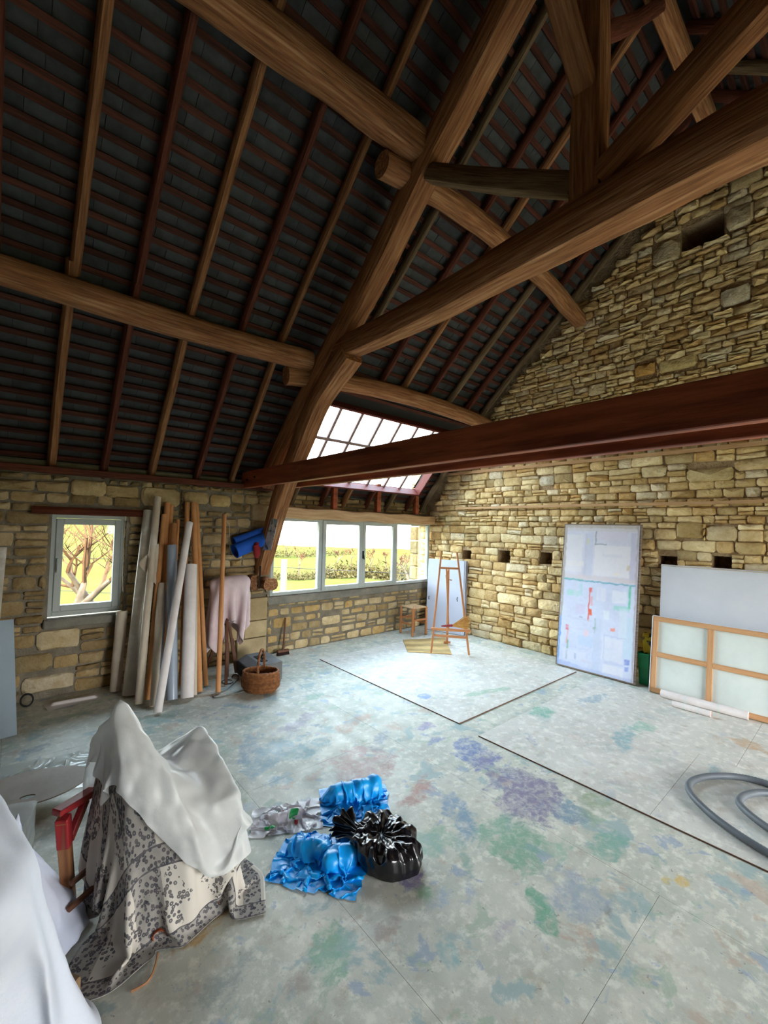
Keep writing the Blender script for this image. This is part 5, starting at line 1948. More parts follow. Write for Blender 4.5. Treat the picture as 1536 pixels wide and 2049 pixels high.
for q in ((.02, .27, .66, .93, (226, 224, 230), .8), (.34, .42, .62, .95, (200, 204, 224), .7), (.44, .90, .65, .86, (228, 226, 232), .9), (.42, .86, .90, .955, (216, 210, 224), .8),
          (.44, .455, .86, .955, (92, 120, 116), .8), (.44, .60, .862, .87, (120, 120, 130), .7), (.30, .34, .63, .94, (186, 190, 214), .5), (.90, .97, .62, .95, (186, 182, 208), .5), (.0, 1.0, .955, .99, (204, 196, 190), .5),
          (.86, .90, .70, .735, (206, 186, 150), .7), (.0, 1.0, .615, .645, (216, 204, 206), .6), (.0, .98, .598, .610, (96, 168, 190), .85), (.02, .30, .603, .615, (110, 190, 176), .6),
          (.395, .412, .33, .56, (226, 78, 58), .95), (.405, .45, .375, .42, (226, 96, 52), .95), (.41, .44, .525, .56, (230, 90, 80), .9), (.42, .45, .44, .5, (236, 130, 120), .5),
          (.90, .93, .455, .60, (92, 200, 166), .9), (.72, .92, .43, .465, (150, 214, 208), .7), (.26, .30, .5, .58, (164, 214, 214), .6), (.08, .26, .49, .53, (160, 216, 208), .7), (.22, .36, .37, .44, (206, 196, 226), .5),
          (.0, .03, .0, .36, (96, 150, 214), .85), (.005, .02, .34, .56, (110, 200, 190), .6), (.10, .14, .245, .285, (222, 80, 92), .9), (.115, .135, .15, .25, (236, 150, 150), .7), (.13, .15, .10, .18, (110, 180, 130), .8), (.12, .145, .05, .11, (40, 120, 120), .85),
          (.49, .505, .26, .36, (96, 160, 96), .85), (.475, .515, .285, .30, (96, 160, 96), .7), (.70, .76, .295, .315, (240, 140, 110), .8), (.28, .33, .345, .352, (80, 90, 130), .7), (.36, .42, .22, .27, (240, 200, 206), .6),
          (.88, .95, .10, .135, (80, 120, 210), .7), (.89, .94, .06, .09, (90, 130, 216), .6), (.28, .48, .16, .23, (182, 206, 236), .5), (.60, .86, .10, .25, (220, 224, 238), .8), (.62, .88, .0, .075, (226, 228, 238), .8),
          (.08, .40, .05, .12, (216, 220, 236), .7), (.24, .27, .06, .10, (150, 170, 206), .6), (.48, .58, .0, .36, (192, 206, 230), .5), (.70, .88, .48, .56, (226, 230, 240), .7), (.5, .62, .48, .57, (222, 224, 238), .7),
          (.10, .46, .33, .345, (196, 202, 222), .6), (.86, .98, .14, .4, (190, 222, 236), .5), (.80, .90, .25, .45, (212, 226, 238), .6), (.02, .5, .26, .275, (206, 208, 226), .5), (.0, .3, .0, .03, (160, 180, 224), .6), (.3, .98, -.01, .02, (178, 190, 228), .6),
          (.0, .035, .34, 1.0, (178, 168, 158), .9), (.0, 1.0, .978, 1.01, (190, 180, 170), .9), (.97, 1.0, .0, 1.0, (170, 158, 160), .7), (.05, .30, .70, .74, (232, 226, 226), .6), (.32, .36, .86, .90, (214, 208, 150), .5),
          (.55, .80, .78, .80, (214, 214, 226), .6), (.18, .24, .46, .60, (206, 214, 230), .6), (.60, .68, .36, .42, (224, 232, 240), .7), (.34, .48, .05, .07, (206, 208, 226), .6), (.52, .56, .30, .56, (206, 214, 236), .6),
          (.62, .90, .255, .262, (176, 190, 220), .6), (.62, .635, .10, .26, (184, 196, 224), .6), (.64, .88, .085, .092, (184, 196, 224), .6), (.05, .45, .135, .142, (190, 200, 226), .6), (.70, .78, .66, .68, (236, 226, 216), .6)):
    S(q)
nu, nv = 110, 210
cols, vs, fs = [], [], []
for j in range(nv):
    for i in range(nu):
        u, v = i / (nu - 1), j / (nv - 1)
        c = np.array(base_hi if v > .61 else base_lo) * (1 + .07 * vn(u * 5, v * 9, 2) + .05 * vn(u * 30, v * 50))
        for a, b, cc, d_, co, op in strokes:
            uu, vv = u + .010 * vn(u * 14, v * 30, cc * 9), v + .006 * vn(u * 24, v * 16, a * 9)
            f = min((uu - a) / .012, (b - uu) / .012, (vv - cc) / .006, (d_ - vv) / .006)
            f = max(0, min(1, f + .4)) * op * (1 - .5 * max(0, vn(u * 26, v * 40, a * 20 + cc * 5)))
            c = c * (1 - f) + np.array(lin(*co)) * f
        cols.append(tuple(np.clip(c, 0, 1)))
        vs.append(Pbl + (Pbr - Pbl) * (.018 + .964 * u) + (Ptl - Pbl) * (.008 + .984 * v) + pn * (.006 + .0012 * vn(u * 40, v * 60)))
for j in range(nv - 1):
    for i in range(nu - 1):
        a = j * nu + i
        fs.append((a, a + 1, a + nu + 1, a + nu))
mb = MB()
mb.add(vs, fs, cols)
M['paint'] = mat('oil_paint', (1, 1, 1), (.97, .97, .97), tone=True, rough=.5, bump=.15, bscale=90)
mb.build('canvas', M['paint'], ptg, smooth=180)

# ---- white canvases at the right edge
M['white_paint'] = mat('white_primer', lin(214, 218, 226), lin(204, 210, 220), scale=2, bump=.15, bscale=60, rough=.6)
M['canvas_back'] = mat('canvas_back', lin(216, 226, 222), lin(206, 216, 212), scale=4, bump=.15, bscale=160, rough=.9)
M['stretch_bar'] = mat('stretcher_bar', lin(206, 160, 116), lin(186, 138, 94), grain=(1, 20, 20), scale=2, bump=.15, bscale=5, rough=.7)
wc = thing('blank_canvas', 'large blank white canvas leaning on the gable wall, behind the turned-round one', 'canvas', (5.62, .6, SH))
a, b = np.array((5.60, 1.63, .004)), np.array((5.60, -.45, .004))
c, d = np.array((5.735, -.45, 1.405)), np.array((5.735, 1.63, 1.405))
mb = MB()
slab(mb, [a, b, c, d], .03)
mb.build('canvas', M['white_paint'], wc, smooth=0)
mb = MB()
n_ = unit(np.cross(b - a, d - a))
bar(mb, a + (d - a) * .99 + n_ * .001, b + (c - b) * .99 + n_ * .001, .008, .034, up=n_)
mb.build('edge_strip', M['canvas_beige'], wc)
bc_ = thing('stretched_canvas', 'stretched canvas turned to show its wooden bars, standing before the blank white one', 'canvas', (5.46, .7, 0))
a, b = np.array((5.41, 1.652, .006)), np.array((5.41, -.02 - .43, .006))
c, d = np.array((5.535, -.45, .825)), np.array((5.535, 1.652, .825))
n_ = unit(np.cross(b - a, d - a))
mb = MB()
slab(mb, [p - n_ * .02 for p in (a, b, c, d)], .006)
mb.build('canvas', M['canvas_back'], bc_, smooth=0)
du, dv2 = unit(b - a), unit(d - a)
Lw, Lh = np.linalg.norm(b - a), np.linalg.norm(d - a)
bw = .052
for (u0, v0, u1, v1) in ((0, bw / 2, Lw, bw / 2), (0, Lh - bw / 2, Lw, Lh - bw / 2), (bw / 2, bw, bw / 2, Lh - bw), (.53, bw, .53, Lh - bw), (1.06, bw, 1.06, Lh - bw), (1.58, bw, 1.58, Lh - bw), (Lw - bw / 2, bw, Lw - bw / 2, Lh - bw)):
    mb = MB()
    p, q = a + du * u0 + dv2 * v0 - n_ * .008, a + du * u1 + dv2 * v1 - n_ * .008
    bar(mb, p, q, bw, .022, up=n_, bev=.003)
    mb.build('stretcher_bar', M['stretch_bar'], bc_)
for u0, u1 in ((bw, .504), (.556, 1.034), (1.086, 1.554), (1.606, Lw - bw)):
    mb = MB()
    p, q = a + du * u0 + dv2 * Lh * .50 - n_ * .008, a + du * u1 + dv2 * Lh * .50 - n_ * .008
    bar(mb, p, q, bw, .022, up=n_, bev=.003)
    mb.build('stretcher_bar', M['stretch_bar'], bc_)
mb = MB()   # folded canvas edge showing white around the frame's left end and top
bar(mb, a - du * .004 - n_ * .008, d - du * .004 - n_ * .008, .006, .034, up=n_)
bar(mb, d + dv2 * .004 - n_ * .008, c + dv2 * .004 - n_ * .008, .006, .034, up=n_)
mb.build('folded_edge', M['white_paint'], bc_)


def floor_roll(p, q, r, label, seed):
    p, q = np.array(p, float), np.array(q, float)
    p[2] = q[2] = SH + r + .001
    t = thing('paper_roll', label, 'roll', tuple((p + q) / 2 * np.array((1, 1, 0)) + np.array((0, 0, SH))))
    mb = MB()
    sweep(mb, lerp(p, q, 8), 2 * r, 2 * r, 20, 2.0, rough=.05, seed=seed, caps=False)
    mb.build('rolled_paper', M['canvas_roll'], t, smooth=60)
    for e, o_ in ((p, q), (q, p)):
        a_, s_, u_ = frame_of(o_ - e)
        mb = MB()
        q_ = []
        for rad, off in ((1.0, 0), (.7, -.002), (.66, .04)):
            q_ += [e + (s_ * math.cos(2 * math.pi * k / 18) + u_ * math.sin(2 * math.pi * k / 18)) * r * rad + a_ * off for k in range(18)]
        fs_ = [(b_ * 18 + k, b_ * 18 + (k + 1) % 18, b_ * 18 + 18 + (k + 1) % 18, b_ * 18 + 18 + k) for b_ in range(2) for k in range(18)]
        mb.add(q_, fs_ + [tuple(range(36, 54))], lin(250, 215, 205))
        mb.build('roll_end', M['paint'], t, smooth=0)
    for f in (.3, .68):
        mb = MB()
        m_ = p + (q - p) * f
        sweep(mb, [m_, m_ + unit(q - p) * .012], 2 * r * 1.03, 2 * r * 1.03, 18, 2.0)
        mb.build('tape_band', M['canvas_back'], t, smooth=60)


floor_roll(FL(1322, 1396), FL(1497, 1443), .040, 'longer white paper roll lying at the foot of the turned-round canvas', 1)
floor_roll(FL(1345, 1415), FL(1422, 1437), .030, 'shorter white paper roll lying in front of the longer one', 2)

# green crate and yellow sack in the gap
M['green_plastic'] = mat('green_plastic', lin(20, 140, 84), lin(14, 118, 70), rough=.4, bump=0)
M['sack_yellow'] = mat('sack_yellow', lin(206, 176, 30), lin(60, 58, 40), scale=7, lo=.5, hi=.56, bump=.3, bscale=20, rough=.5)
gp = np.array((5.62, 1.765, SH))
gb = thing('green_bin', 'small green plastic bin half hidden beside the tall painting', 'bin', tuple(gp))
mb = MB()
q0 = [(-.05, -.055), (.05, -.055), (.05, .055), (-.05, .055)]
vs = [gp + np.array((x * .85, y * .85, .003)) for x, y in q0] + [gp + np.array((x, y, .36)) for x, y in q0] + [gp + np.array((x * .93, y * .93, .36)) for x, y in q0] + [gp + np.array((x * .8, y * .8, .02)) for x, y in q0]
fs = [(3, 2, 1, 0), (12, 13, 14, 15)]
for lv in range(3):
    fs += [(lv * 4 + k, lv * 4 + (k + 1) % 4, lv * 4 + 4 + (k + 1) % 4, lv * 4 + 4 + k) for k in range(4)]
mb.add(vs, fs)
mb.build('body', M['green_plastic'], gb, smooth=0)
mb = MB()
pts = [gp + np.array((x * 1.04, y * 1.04, .352)) for x, y in q0 + q0[:1]]
for k in range(4):
    bar(mb, pts[k], pts[k + 1], .014, .02)
mb.build('rim', M['green_plastic'], gb)
sp = np.array((5.74, 1.735, SH))
mb = MB()
pts = [sp + np.array((0, 0, .02)), sp + np.array((0, 0, .2)), sp + np.array((0, .01, .4)), sp + np.array((.0, .02, .52)), sp + np.array((0, .02, .57))]
sweep(mb, catmull(pts, 4), .19, .12, 16, 3.0, up=(0, 1, 0), rough=.07, seed=8, rs=[.85, .95, 1, 1.02, 1.04, 1.04, 1.03, 1.02, 1, 1, 1, 1, .98, .97, .95, .92, .85])
tag(mb.build('sack', M['sack_yellow'], smooth=180), 'yellow and black sack behind the small green bin', 'sack')

# ---- hose
M['hose'] = mat('hose', lin(112, 118, 124), lin(94, 100, 106), scale=4, bump=0, rough=.5)
HR = .021
hp = [(1700, 1800), (1610, 1752), (1540, 1709), (1480, 1672), (1425, 1632), (1388, 1596), (1377, 1574), (1390, 1560), (1425, 1553), (1480, 1555), (1540, 1570), (1610, 1600), (1680, 1650)]
pts = catmull([FL(x, y, SH + HR + .002) for x, y in hp], 10)
hose = thing('hose', 'thick grey ribbed vacuum hose curling on the floor', 'hose', (3.6, .6, SH))
mb = MB()


def ribbed(mb, pts, r):
    P = [np.array(p) for p in pts]
    L = [0]
    for a, b in zip(P, P[1:]):
        L.append(L[-1] + np.linalg.norm(b - a))
    n = int(L[-1] / .009)
    out, rr = [], []
    k = 0
    for i in range(n):
        s = L[-1] * i / n
        while L[k + 1] < s:
            k += 1
        f = (s - L[k]) / (L[k + 1] - L[k])
        out.append(P[k] + (P[k + 1] - P[k]) * f)
        rr.append(1 + (.05 if i % 2 else -.05))
    sweep(mb, out, 2 * r, 2 * r, 12, 2.0, rs=rr)


ribbed(mb, pts, HR)
mb.build('outer_loop', M['hose'], hose, smooth=180)
hp = [(1700, 1750), (1620, 1705), (1560, 1672), (1510, 1638), (1482, 1612), (1480, 1600), (1494, 1590), (1525, 1586), (1580, 1594), (1650, 1625)]
mb = MB()
ribbed(mb, catmull([FL(x, y, SH + HR + .002) for x, y in hp], 10), HR)
mb.build('inner_loop', M['hose'], hose, smooth=180)

# ================================================================ BAGS ON THE FLOOR
M['bag_blue'] = mat('bag_blue', lin(20, 172, 246), lin(10, 152, 234), scale=4, bump=.25, bscale=26, rough=.36, spec=.4)
M['bag_black'] = mat('bag_black', lin(22, 20, 24), lin(14, 13, 16), scale=4, bump=.35, bscale=22, rough=.22, spec=.7)
M['bag_white'] = film_mat('bag_white', lin(236, 230, 236), .85, .3)


def bag(name, grid, m, label, origin=None, sub=1, cat='bag'):
    mb = MB()
    grid_mesh(mb, grid)
    o = refine(mb.build(name, m, smooth=180, origin=origin), sub)
    return tag(o, label, cat)


def puff(cx, cy, lx, ly, hgt, rot, seed, n=64, m=40, crease=.35, sc=2.4, neck=None, flat_top=0.0, pleats=0):
    """crumpled closed plastic bag lying on the floor; neck: (angle, length) of the gathered mouth"""
    vs, fs, gr = [], [], []
    c, s = math.cos(rot), math.sin(rot)
    for j in range(m + 1):
        th = math.pi * j / m
        for i in range(n):
            ph = 2 * math.pi * i / n
            d = np.array((math.sin(th) * math.cos(ph), math.sin(th) * math.sin(ph), math.cos(th)))
            p = d * sc + seed
            r = 1.0
            # sharp plastic creases: ridged noise at two scales
            r += crease * (.5 - abs(vn(*p)) * 1.9)
            r += crease * .55 * (.45 - abs(vn(*(p * 2.1 + 7))) * 1.9)
            r += crease * .22 * (.4 - abs(vn(*(p * 4.7 + 3))) * 1.8)
            r += .22 * vn(*(d * 1.1 + seed * 2))
            if pleats:
                fan = max(0, d[2]) ** .6
                r += .05 * math.sin(pleats * ph + 3 * vn(*(d * 1.5 + seed))) * math.sin(th) ** 1.0
            q = d * max(.25, r)
            if neck:
                a, l, w = neck
                e = np.array((math.cos(a), math.sin(a), 0))
                k = max(0, d @ e)
                k = k ** w
                q = q * (1 - .55 * k) + e * l * k + np.array((0, 0, .12 * k))
            x, y, z = q[0] * lx, q[1] * ly, q[2]
            z = (z * .5 + .5 * (1 - flat_top * .3)) * hgt
            z = max(z, .10 * hgt * max(0, (1 - 0)) * 0) if z > 0 else z * .08
            vs.append((cx + x * c - y * s, cy + x * s + y * c, z))
            gr.append(tuple(d))
    zm = min(v[2] for v in vs)
    vs = [(a, b, z - zm + .003) for a, b, z in vs]
    for j in range(m):
        for i in range(n):
            a, b = j * n + i, j * n + (i + 1) % n
            fs.append((a, a + n, b + n, b))
    return vs, fs, gr


def puff_bag(name, m, label, cat='bag', **k):
    mb = MB()
    v, f, g = puff(**k)
    mb.add(v, f, W, g)
    return tag(refine(mb.build(name, m, smooth=180), 1), label, cat)


def sheet_bag(cx, cy, w, h, rot, squeeze, n, seed, bumps, **k):
    return crumple(cx, cy, w, h, rot, squeeze, n, seed, bumps, **k)


# upper blue bag: a folded cuff lying on its side
rot1 = math.atan2(2.12 - 2.30, 1.88 - 1.56)
c1 = np.array((1.70, 2.17))
ex = np.array((math.cos(rot1), math.sin(rot1), 0))
ey = np.array((-ex[1], ex[0], 0))
b3 = lambda x, y, z: np.array((c1[0], c1[1], 0)) + ex * x + ey * y + np.array((0, 0, z))
g1 = sheet_bag(c1[0], c1[1], .66, .56, rot1, .56, 60, 4, [(b3(-.13, .06, .03), b3(.13, .07, .06), .06)], z0=.10, steps=45, bend=.02, zn=.10, g=3.0)
g1 = crease(g1, .030, 7.5, 1.5, (.66, .56))
bag('plastic_bag', g1, M['bag_blue'], 'bright blue plastic bag farthest from the draped chair, lying folded beyond the other bags')
# lower blue bag
rot2 = math.radians(-52)
c2 = np.array((1.28, 1.90))
ex = np.array((math.cos(rot2), math.sin(rot2), 0))
ey = np.array((-ex[1], ex[0], 0))
b4 = lambda x, y, z: np.array((c2[0], c2[1], 0)) + ex * x + ey * y + np.array((0, 0, z))
g2 = sheet_bag(c2[0], c2[1], .80, .62, rot2, .52, 70, 9, [(b4(-.16, .05, .02), b4(.0, .03, .05), .05), (b4(.06, -.02, .04), b4(.15, .04, .05), .055)], z0=.10, steps=45, bend=.02, zn=.11, g=3.0)
g2 = crease(g2, .032, 6.5, 4.5, (.88, .68))
bag('plastic_bag', g2, M['bag_blue'], 'larger bright blue plastic bag sprawled between the draped chair and the black bag')
# black bag with gathered mouth
mb = MB()
cx, cy = 1.575, 1.73
n, m = 96, 46
vs, fs, gr = [], [], []
for j in range(m + 1):
    t = j / m
    for i in range(n):
        ph = 2 * math.pi * i / n
        ca, sa = math.cos(ph), math.sin(ph)
        # radius and height over the profile: from the floor edge over the crown into a central dimple
        prof_r = (1.0, 1.06, 1.03, .88, .62, .34, .12)
        prof_z = (.02, .32, .68, .92, .96, .84, .76)
        f = t * 6
        k = min(5, int(f))
        w = f - k
        r = prof_r[k] * (1 - w) + prof_r[k + 1] * w
        z = prof_z[k] * (1 - w) + prof_z[k + 1] * w
        r *= 1 + .16 * vn(ca * 1.4, sa * 1.4, 3.1) + .09 * vn(ca * 3.2 + 5, sa * 3.2, t * 1.5)
        fold = math.sin(11 * ph + 7 * vn(ca * 2, sa * 2, 1.7) + 3.5 * vn(ca * 3, sa * 3, t * 3))
        fold = (abs(fold) ** .6) * (1 if fold > 0 else -1)
        r += .035 * (1 + vn(ca * 2, sa * 2, 6)) * fold * min(1, t * 4 + .3) * (1 - .4 * t)
        z += .09 * fold * math.sin(math.pi * min(1, t * 1.3)) + .12 * vn(ca * 4, sa * 4, t * 5 + 2)
        cr = .5 - abs(vn(ca * 3 * r, sa * 3 * r, t * 4 + 9)) * 2
        z += .05 * cr + .06 * (.45 - abs(vn(ca * 2.2 * r + 4, sa * 2.2 * r, 1.0)) * 2)
        x, y = ca * r * .17, sa * r * .185
        vs.append((cx + x + .03 * t * -.6, cy + y + .02 * t, max(.004, z * .135)))
        gr.append((ca * r, sa * r, z))
for j in range(m):
    for i in range(n):
        a, b = j * n + i, j * n + (i + 1) % n
        fs.append((a, b, b + n, a + n))
fs.append(tuple(m * n + i for i in range(n)))
mb.add(vs, fs, W, gr)
blk = thing('bin_bag', 'crumpled shiny black bin bag with its gathered mouth beside the blue bags', 'bag', (cx, cy, 0))
refine(mb.build('body', M['bag_black'], blk, smooth=180), 1)
mb = MB()
a, b = np.array((1.515, 1.80, .075)), np.array((1.49, 2.015, .055))
vs, fs, gr = [], [], []
n2, m2 = 64, 16
for j in range(m2 + 1):
    t = j / m2
    d, s_, u_ = frame_of(b - a)
    rr = .052 * (1.3 - 1.9 * t * (1 - t) * 1.9 + .35 * t * t)
    for i in range(n2):
        ph = 2 * math.pi * i / n2
        fold = math.sin(9 * ph + 3 * vn(math.cos(ph), math.sin(ph), t * 2)) * .28
        r = rr * (1 + fold + .25 * vn(math.cos(ph) * 3, math.sin(ph) * 3, t * 4))
        p = a + (b - a) * t + s_ * math.cos(ph) * r * 1.15 + u_ * math.sin(ph) * r * .85
        vs.append((p[0], p[1], max(.004, p[2])))
        gr.append((math.cos(ph), math.sin(ph), t))
for j in range(m2):
    for i in range(n2):
        k, l = j * n2 + i, j * n2 + (i + 1) % n2
        fs.append((k, l, l + n2, k + n2))
fs.append(tuple(m2 * n2 + i for i in range(n2)))
mb.add(vs, fs, W, gr)
refine(mb.build('gathered_mouth', M['bag_black'], blk, smooth=180), 1)
# white shopping bag with printed marks
c5 = np.array((1.30, 2.31))
g3 = sheet_bag(c5[0], c5[1], .66, .38, math.radians(-24), .52, 54, 21, [((1.24, 2.33, .02), (1.36, 2.29, .03), .03)], z0=.08, steps=45, bend=.02, zn=.10, g=3.0)
g3 = crease(g3, .02, 8, 9.5, (.66, .38))
wb = bag('shopping_bag', g3, M['bag_white'], 'thin white shopping bag with green and red marks, behind the larger blue bag')
ny, nx = g3.shape[:2]
M['ink_green'] = mat('ink_green', lin(50, 170, 90), rough=.4, bump=0)
M['ink_red'] = mat('ink_red', lin(216, 70, 70), rough=.4, bump=0)
for (i0, i1, j0, j1, k) in ((7, 12, 4, 9, 'ink_green'), (30, 34, 9, 14, 'ink_green'), (20, 23, 15, 18, 'ink_green'), (22, 24, 18, 23, 'ink_red'), (34, 36, 5, 9, 'ink_red')):
    mb = MB()
    sub = g3[j0:min(j1, ny - 1) + 1, i0:i1 + 1] + np.array((0, 0, .004))
    grid_mesh(mb, sub)
    refine(mb.build('printed_mark', M[k], wb, smooth=180), 1)

# ================================================================ DRAPED CHAIR
M['chair_red'] = mat('chair_red', lin(170, 46, 50), lin(128, 30, 36), rough=.5, grain=(1, 16, 16), scale=2, bump=.2, bscale=5, col3=lin(140, 92, 58), scale3=1.1, lo3=.58, hi3=.68)
M['chair_wood'] = mat('chair_wood', lin(166, 116, 76), lin(130, 82, 50), rough=.6, grain=(1, 16, 16), scale=2, bump=.2, bscale=5)
# measured points of the cloth: peak, far bump, near corner
PK = RP(235, 1380, (0, 0, 1), 1.0)
P2 = RP(396, 1462, (0, 0, 1), .66)
P3 = RP(468, 1588, (0, 0, 1), .50)
ch = thing('draped_chair', 'wooden armchair hidden under a patterned cloth and a plastic sheet, red arm showing', 'chair', (.5, 2.25, 0))


def member(name, a, b, w, h, m, r=.004, parent=ch, lab=None):
    mb = MB()
    bar(mb, a, b, w, h, bev=r)
    o = mb.build(name, M[m], parent)
    if lab:
        o['label'] = lab
    return o


# visible red arm, bracket and worn front leg at the left
A0, A1 = RP(112, 1628, (0, 0, 1), .47), RP(190, 1580, (0, 0, 1), .47)
member('arm', A0, A1 + (A1 - A0) * .5, .055, .03, 'chair_red', lab='red armrest')
L0, L1 = RP(126, 1640, (0, 0, 1), .45), RP(137, 1790, (0, 0, 1), .06)
L2 = L1 + (L1 - L0) * (.06 / (.45 - .06))
L2[2] = .003
member('leg', L2, L0, .045, .04, 'chair_wood', lab='worn front leg, red at its top')
member('leg_paint', L0 + (L2 - L0) * .30, L0 + np.array((0, 0, .01)), .049, .044, 'chair_red')
member('bracket', L0 + (L2 - L0) * .28 + np.array((.015, .012, 0)), A0 + (A1 - A0) * .75 + np.array((0, 0, -.02)), .03, .03, 'chair_red')
S0 = RP(140, 1770, (0, 0, 1), .16)
member('stretcher', S0, S0 + np.array((.25, .10, .05)), .022, .022, 'dark_wood')
member('stretcher', S0 + np.array((-.01, -.05, -.07)), S0 + np.array((.24, .05, -.02)), .022, .022, 'dark_wood')
# the hidden frame
cdir = unit((P3 - PK)[:2])
BN, BF = np.array((.415, 2.06)), np.array((.345, 2.40))      # backrest posts, near and far
v3 = lambda q, z: (q[0], q[1], z)
for q in ((P3[0] - .04, P3[1] + .01), (P2[0] - .03, P2[1] - .01)):
    member('leg', v3(q, .003), v3(q, .42), .036, .036, 'chair_wood')
cin = np.array((-cdir[1], cdir[0])) * .05
for q, z, sg in ((BN, .58, 1), (BF, .62, -1)):
    member('back_post', v3(q + cdir * .08 + cin * sg, .003), v3(q + cdir * .08 + cin * sg, z - .14), .032, .032, 'chair_wood')
    member('top_rail', v3(q + cdir * .08 + cin * sg, z - .14), PK - np.array((0, 0, .13)) + np.array((*cdir * .05, 0)), .03, .03, 'chair_wood')
SQ = [BN + (.03, .03), P3[:2] + (-.06, .03), P2[:2] + (-.05, -.03), BF + (.05, -.04)]
mb = MB()
slab(mb, [(q[0], q[1], .43) for q in SQ], .03)
mb.build('seat', M['chair_wood'], ch, smooth=0)
cdir = unit((P3 - PK)[:2])
HULLS = lambda m: [hull([PK - np.array((0, 0, .02)), v3(BN, .60), v3(BF, .64), v3(BN, 0), v3(BF, 0), v3(BN + cdir * .22, .44), v3(BF + cdir * .22, .44), v3(BN + cdir * .22, 0), v3(BF + cdir * .22, 0)], m),
                   hull([v3(q, 0) for q in (BN, BF, P3[:2], P2[:2])] + [v3(BN, .45), v3(BF, .45), P3 - np.array((0, 0, .015)), P2 - np.array((0, 0, .015))], m)]


def fabric_material():
    """off-white cotton block-printed with grey floral borders and bunches; 'gr' holds cloth coordinates in metres"""
    m = bpy.data.materials.new('printed_cotton')
    m.use_nodes = True
    t = m.node_tree
    L = t.links.new
    N = t.nodes.new
    p = t.nodes['Principled BSDF']
    p.inputs['Roughness'].default_value = .9
    p.inputs['Specular IOR Level'].default_value = .1
    at = N('ShaderNodeAttribute')
    at.attribute_name = 'gr'
    sx = N('ShaderNodeSeparateXYZ')
    L(at.outputs['Vector'], sx.inputs[0])

    def mth(op, a, b=0.0, c=None):
        x = N('ShaderNodeMath')
        x.operation = op
        for s, v in zip(x.inputs, (a, b) if c is None else (a, b, c)):
            if isinstance(v, (int, float)):
                s.default_value = v
            else:
                L(v, s)
        return x.outputs[0]

    def band(v, a, b):
        return mth('MULTIPLY', mth('GREATER_THAN', v, a), mth('LESS_THAN', v, b))
    U, V = sx.outputs['X'], sx.outputs['Y']
    vo = N('ShaderNodeTexVoronoi')
    vo.inputs['Scale'].default_value = 62
    L(at.outputs['Vector'], vo.inputs['Vector'])
    nz = N('ShaderNodeTexNoise')
    nz.inputs['Scale'].default_value = 30
    nz.inputs['Detail'].default_value = 3
    L(at.outputs['Vector'], nz.inputs['Vector'])
    dots = mth('MULTIPLY', mth('LESS_THAN', vo.outputs['Distance'], .46), mth('GREATER_THAN', vo.outputs['Distance'], .12))
    # bunches repeat every 0.20 x 0.26 m
    uu = mth('SUBTRACT', mth('FRACT', mth('DIVIDE', U, .20)), .5)
    vv = mth('SUBTRACT', mth('FRACT', mth('DIVIDE', mth('SUBTRACT', V, .072), .30)), .38)
    ed = mth('ADD', mth('MULTIPLY', mth('ABSOLUTE', uu), 3.4), mth('MULTIPLY', mth('ABSOLUTE', vv), 2.5))
    ed = mth('ADD', ed, mth('MULTIPLY', mth('SUBTRACT', nz.outputs['Fac'], .5), 1.2))
    bunch = mth('MULTIPLY', mth('LESS_THAN', ed, 1.12), dots)
    # borders: along V (rows) and along U (edges of the cloth)
    vb = mth('FRACT', mth('DIVIDE', V, .30))
    bord = mth('ADD', band(vb, .0, .24), mth('ADD', band(U, .0, .10), mth('ADD', band(U, .33, .46), band(U, 1.30, 1.38))))
    bord = mth('MINIMUM', bord, 1.0)
    bfill = mth('MULTIPLY', bord, mth('ADD', mth('MULTIPLY', dots, .5), .48))
    e1 = mth('ADD', band(vb, .0, .02), band(vb, .22, .24))
    fac = mth('MINIMUM', mth('ADD', mth('ADD', mth('MULTIPLY', mth('MULTIPLY', bunch, mth('SUBTRACT', 1.0, bord)), .85), bfill), mth('MULTIPLY', e1, .4)), .92)
    fac = mth('MULTIPLY', fac, mth('ADD', mth('MULTIPLY', nz.outputs['Fac'], .5), .7))
    mx = N('ShaderNodeMix')
    mx.data_type = 'RGBA'
    L(fac, mx.inputs['Factor'])
    mx.inputs[6].default_value = (*lin(204, 198, 188), 1)
    mx.inputs[7].default_value = (*lin(56, 56, 68), 1)
    L(mx.outputs[2], p.inputs['Base Color'])
    return m


M['fabric'] = fabric_material()
nU, nV = 82, 70
LU, LV = 1.40, 1.02
UP, VP = .31, .61          # where the chair's peak sits in the cloth
rot_c = math.radians(33)
cu = unit((math.cos(rot_c - .36), math.sin(rot_c - .36), 0))
cv = np.array((-cu[1], cu[0], 0))


def flat_cloth(nU, nV, LU, LV, UP, VP, z, seed):
    P = np.zeros((nV, nU, 3))
    for j in range(nV):
        for i in range(nU):
            q = PK + cu * (i / (nU - 1) - UP) * LU + cv * (j / (nV - 1) - VP) * LV
            P[j, i] = (q[0], q[1], z + .012 * vn(i * .09 + seed, j * .09, 4))
    return P


P = flat_cloth(nU, nV, LU, LV, UP, VP, 1.06, 0)
P[..., 2] = np.where(np.linalg.norm(P[..., :2] - PK[:2], axis=-1) < .05, 1.06, P[..., 2])


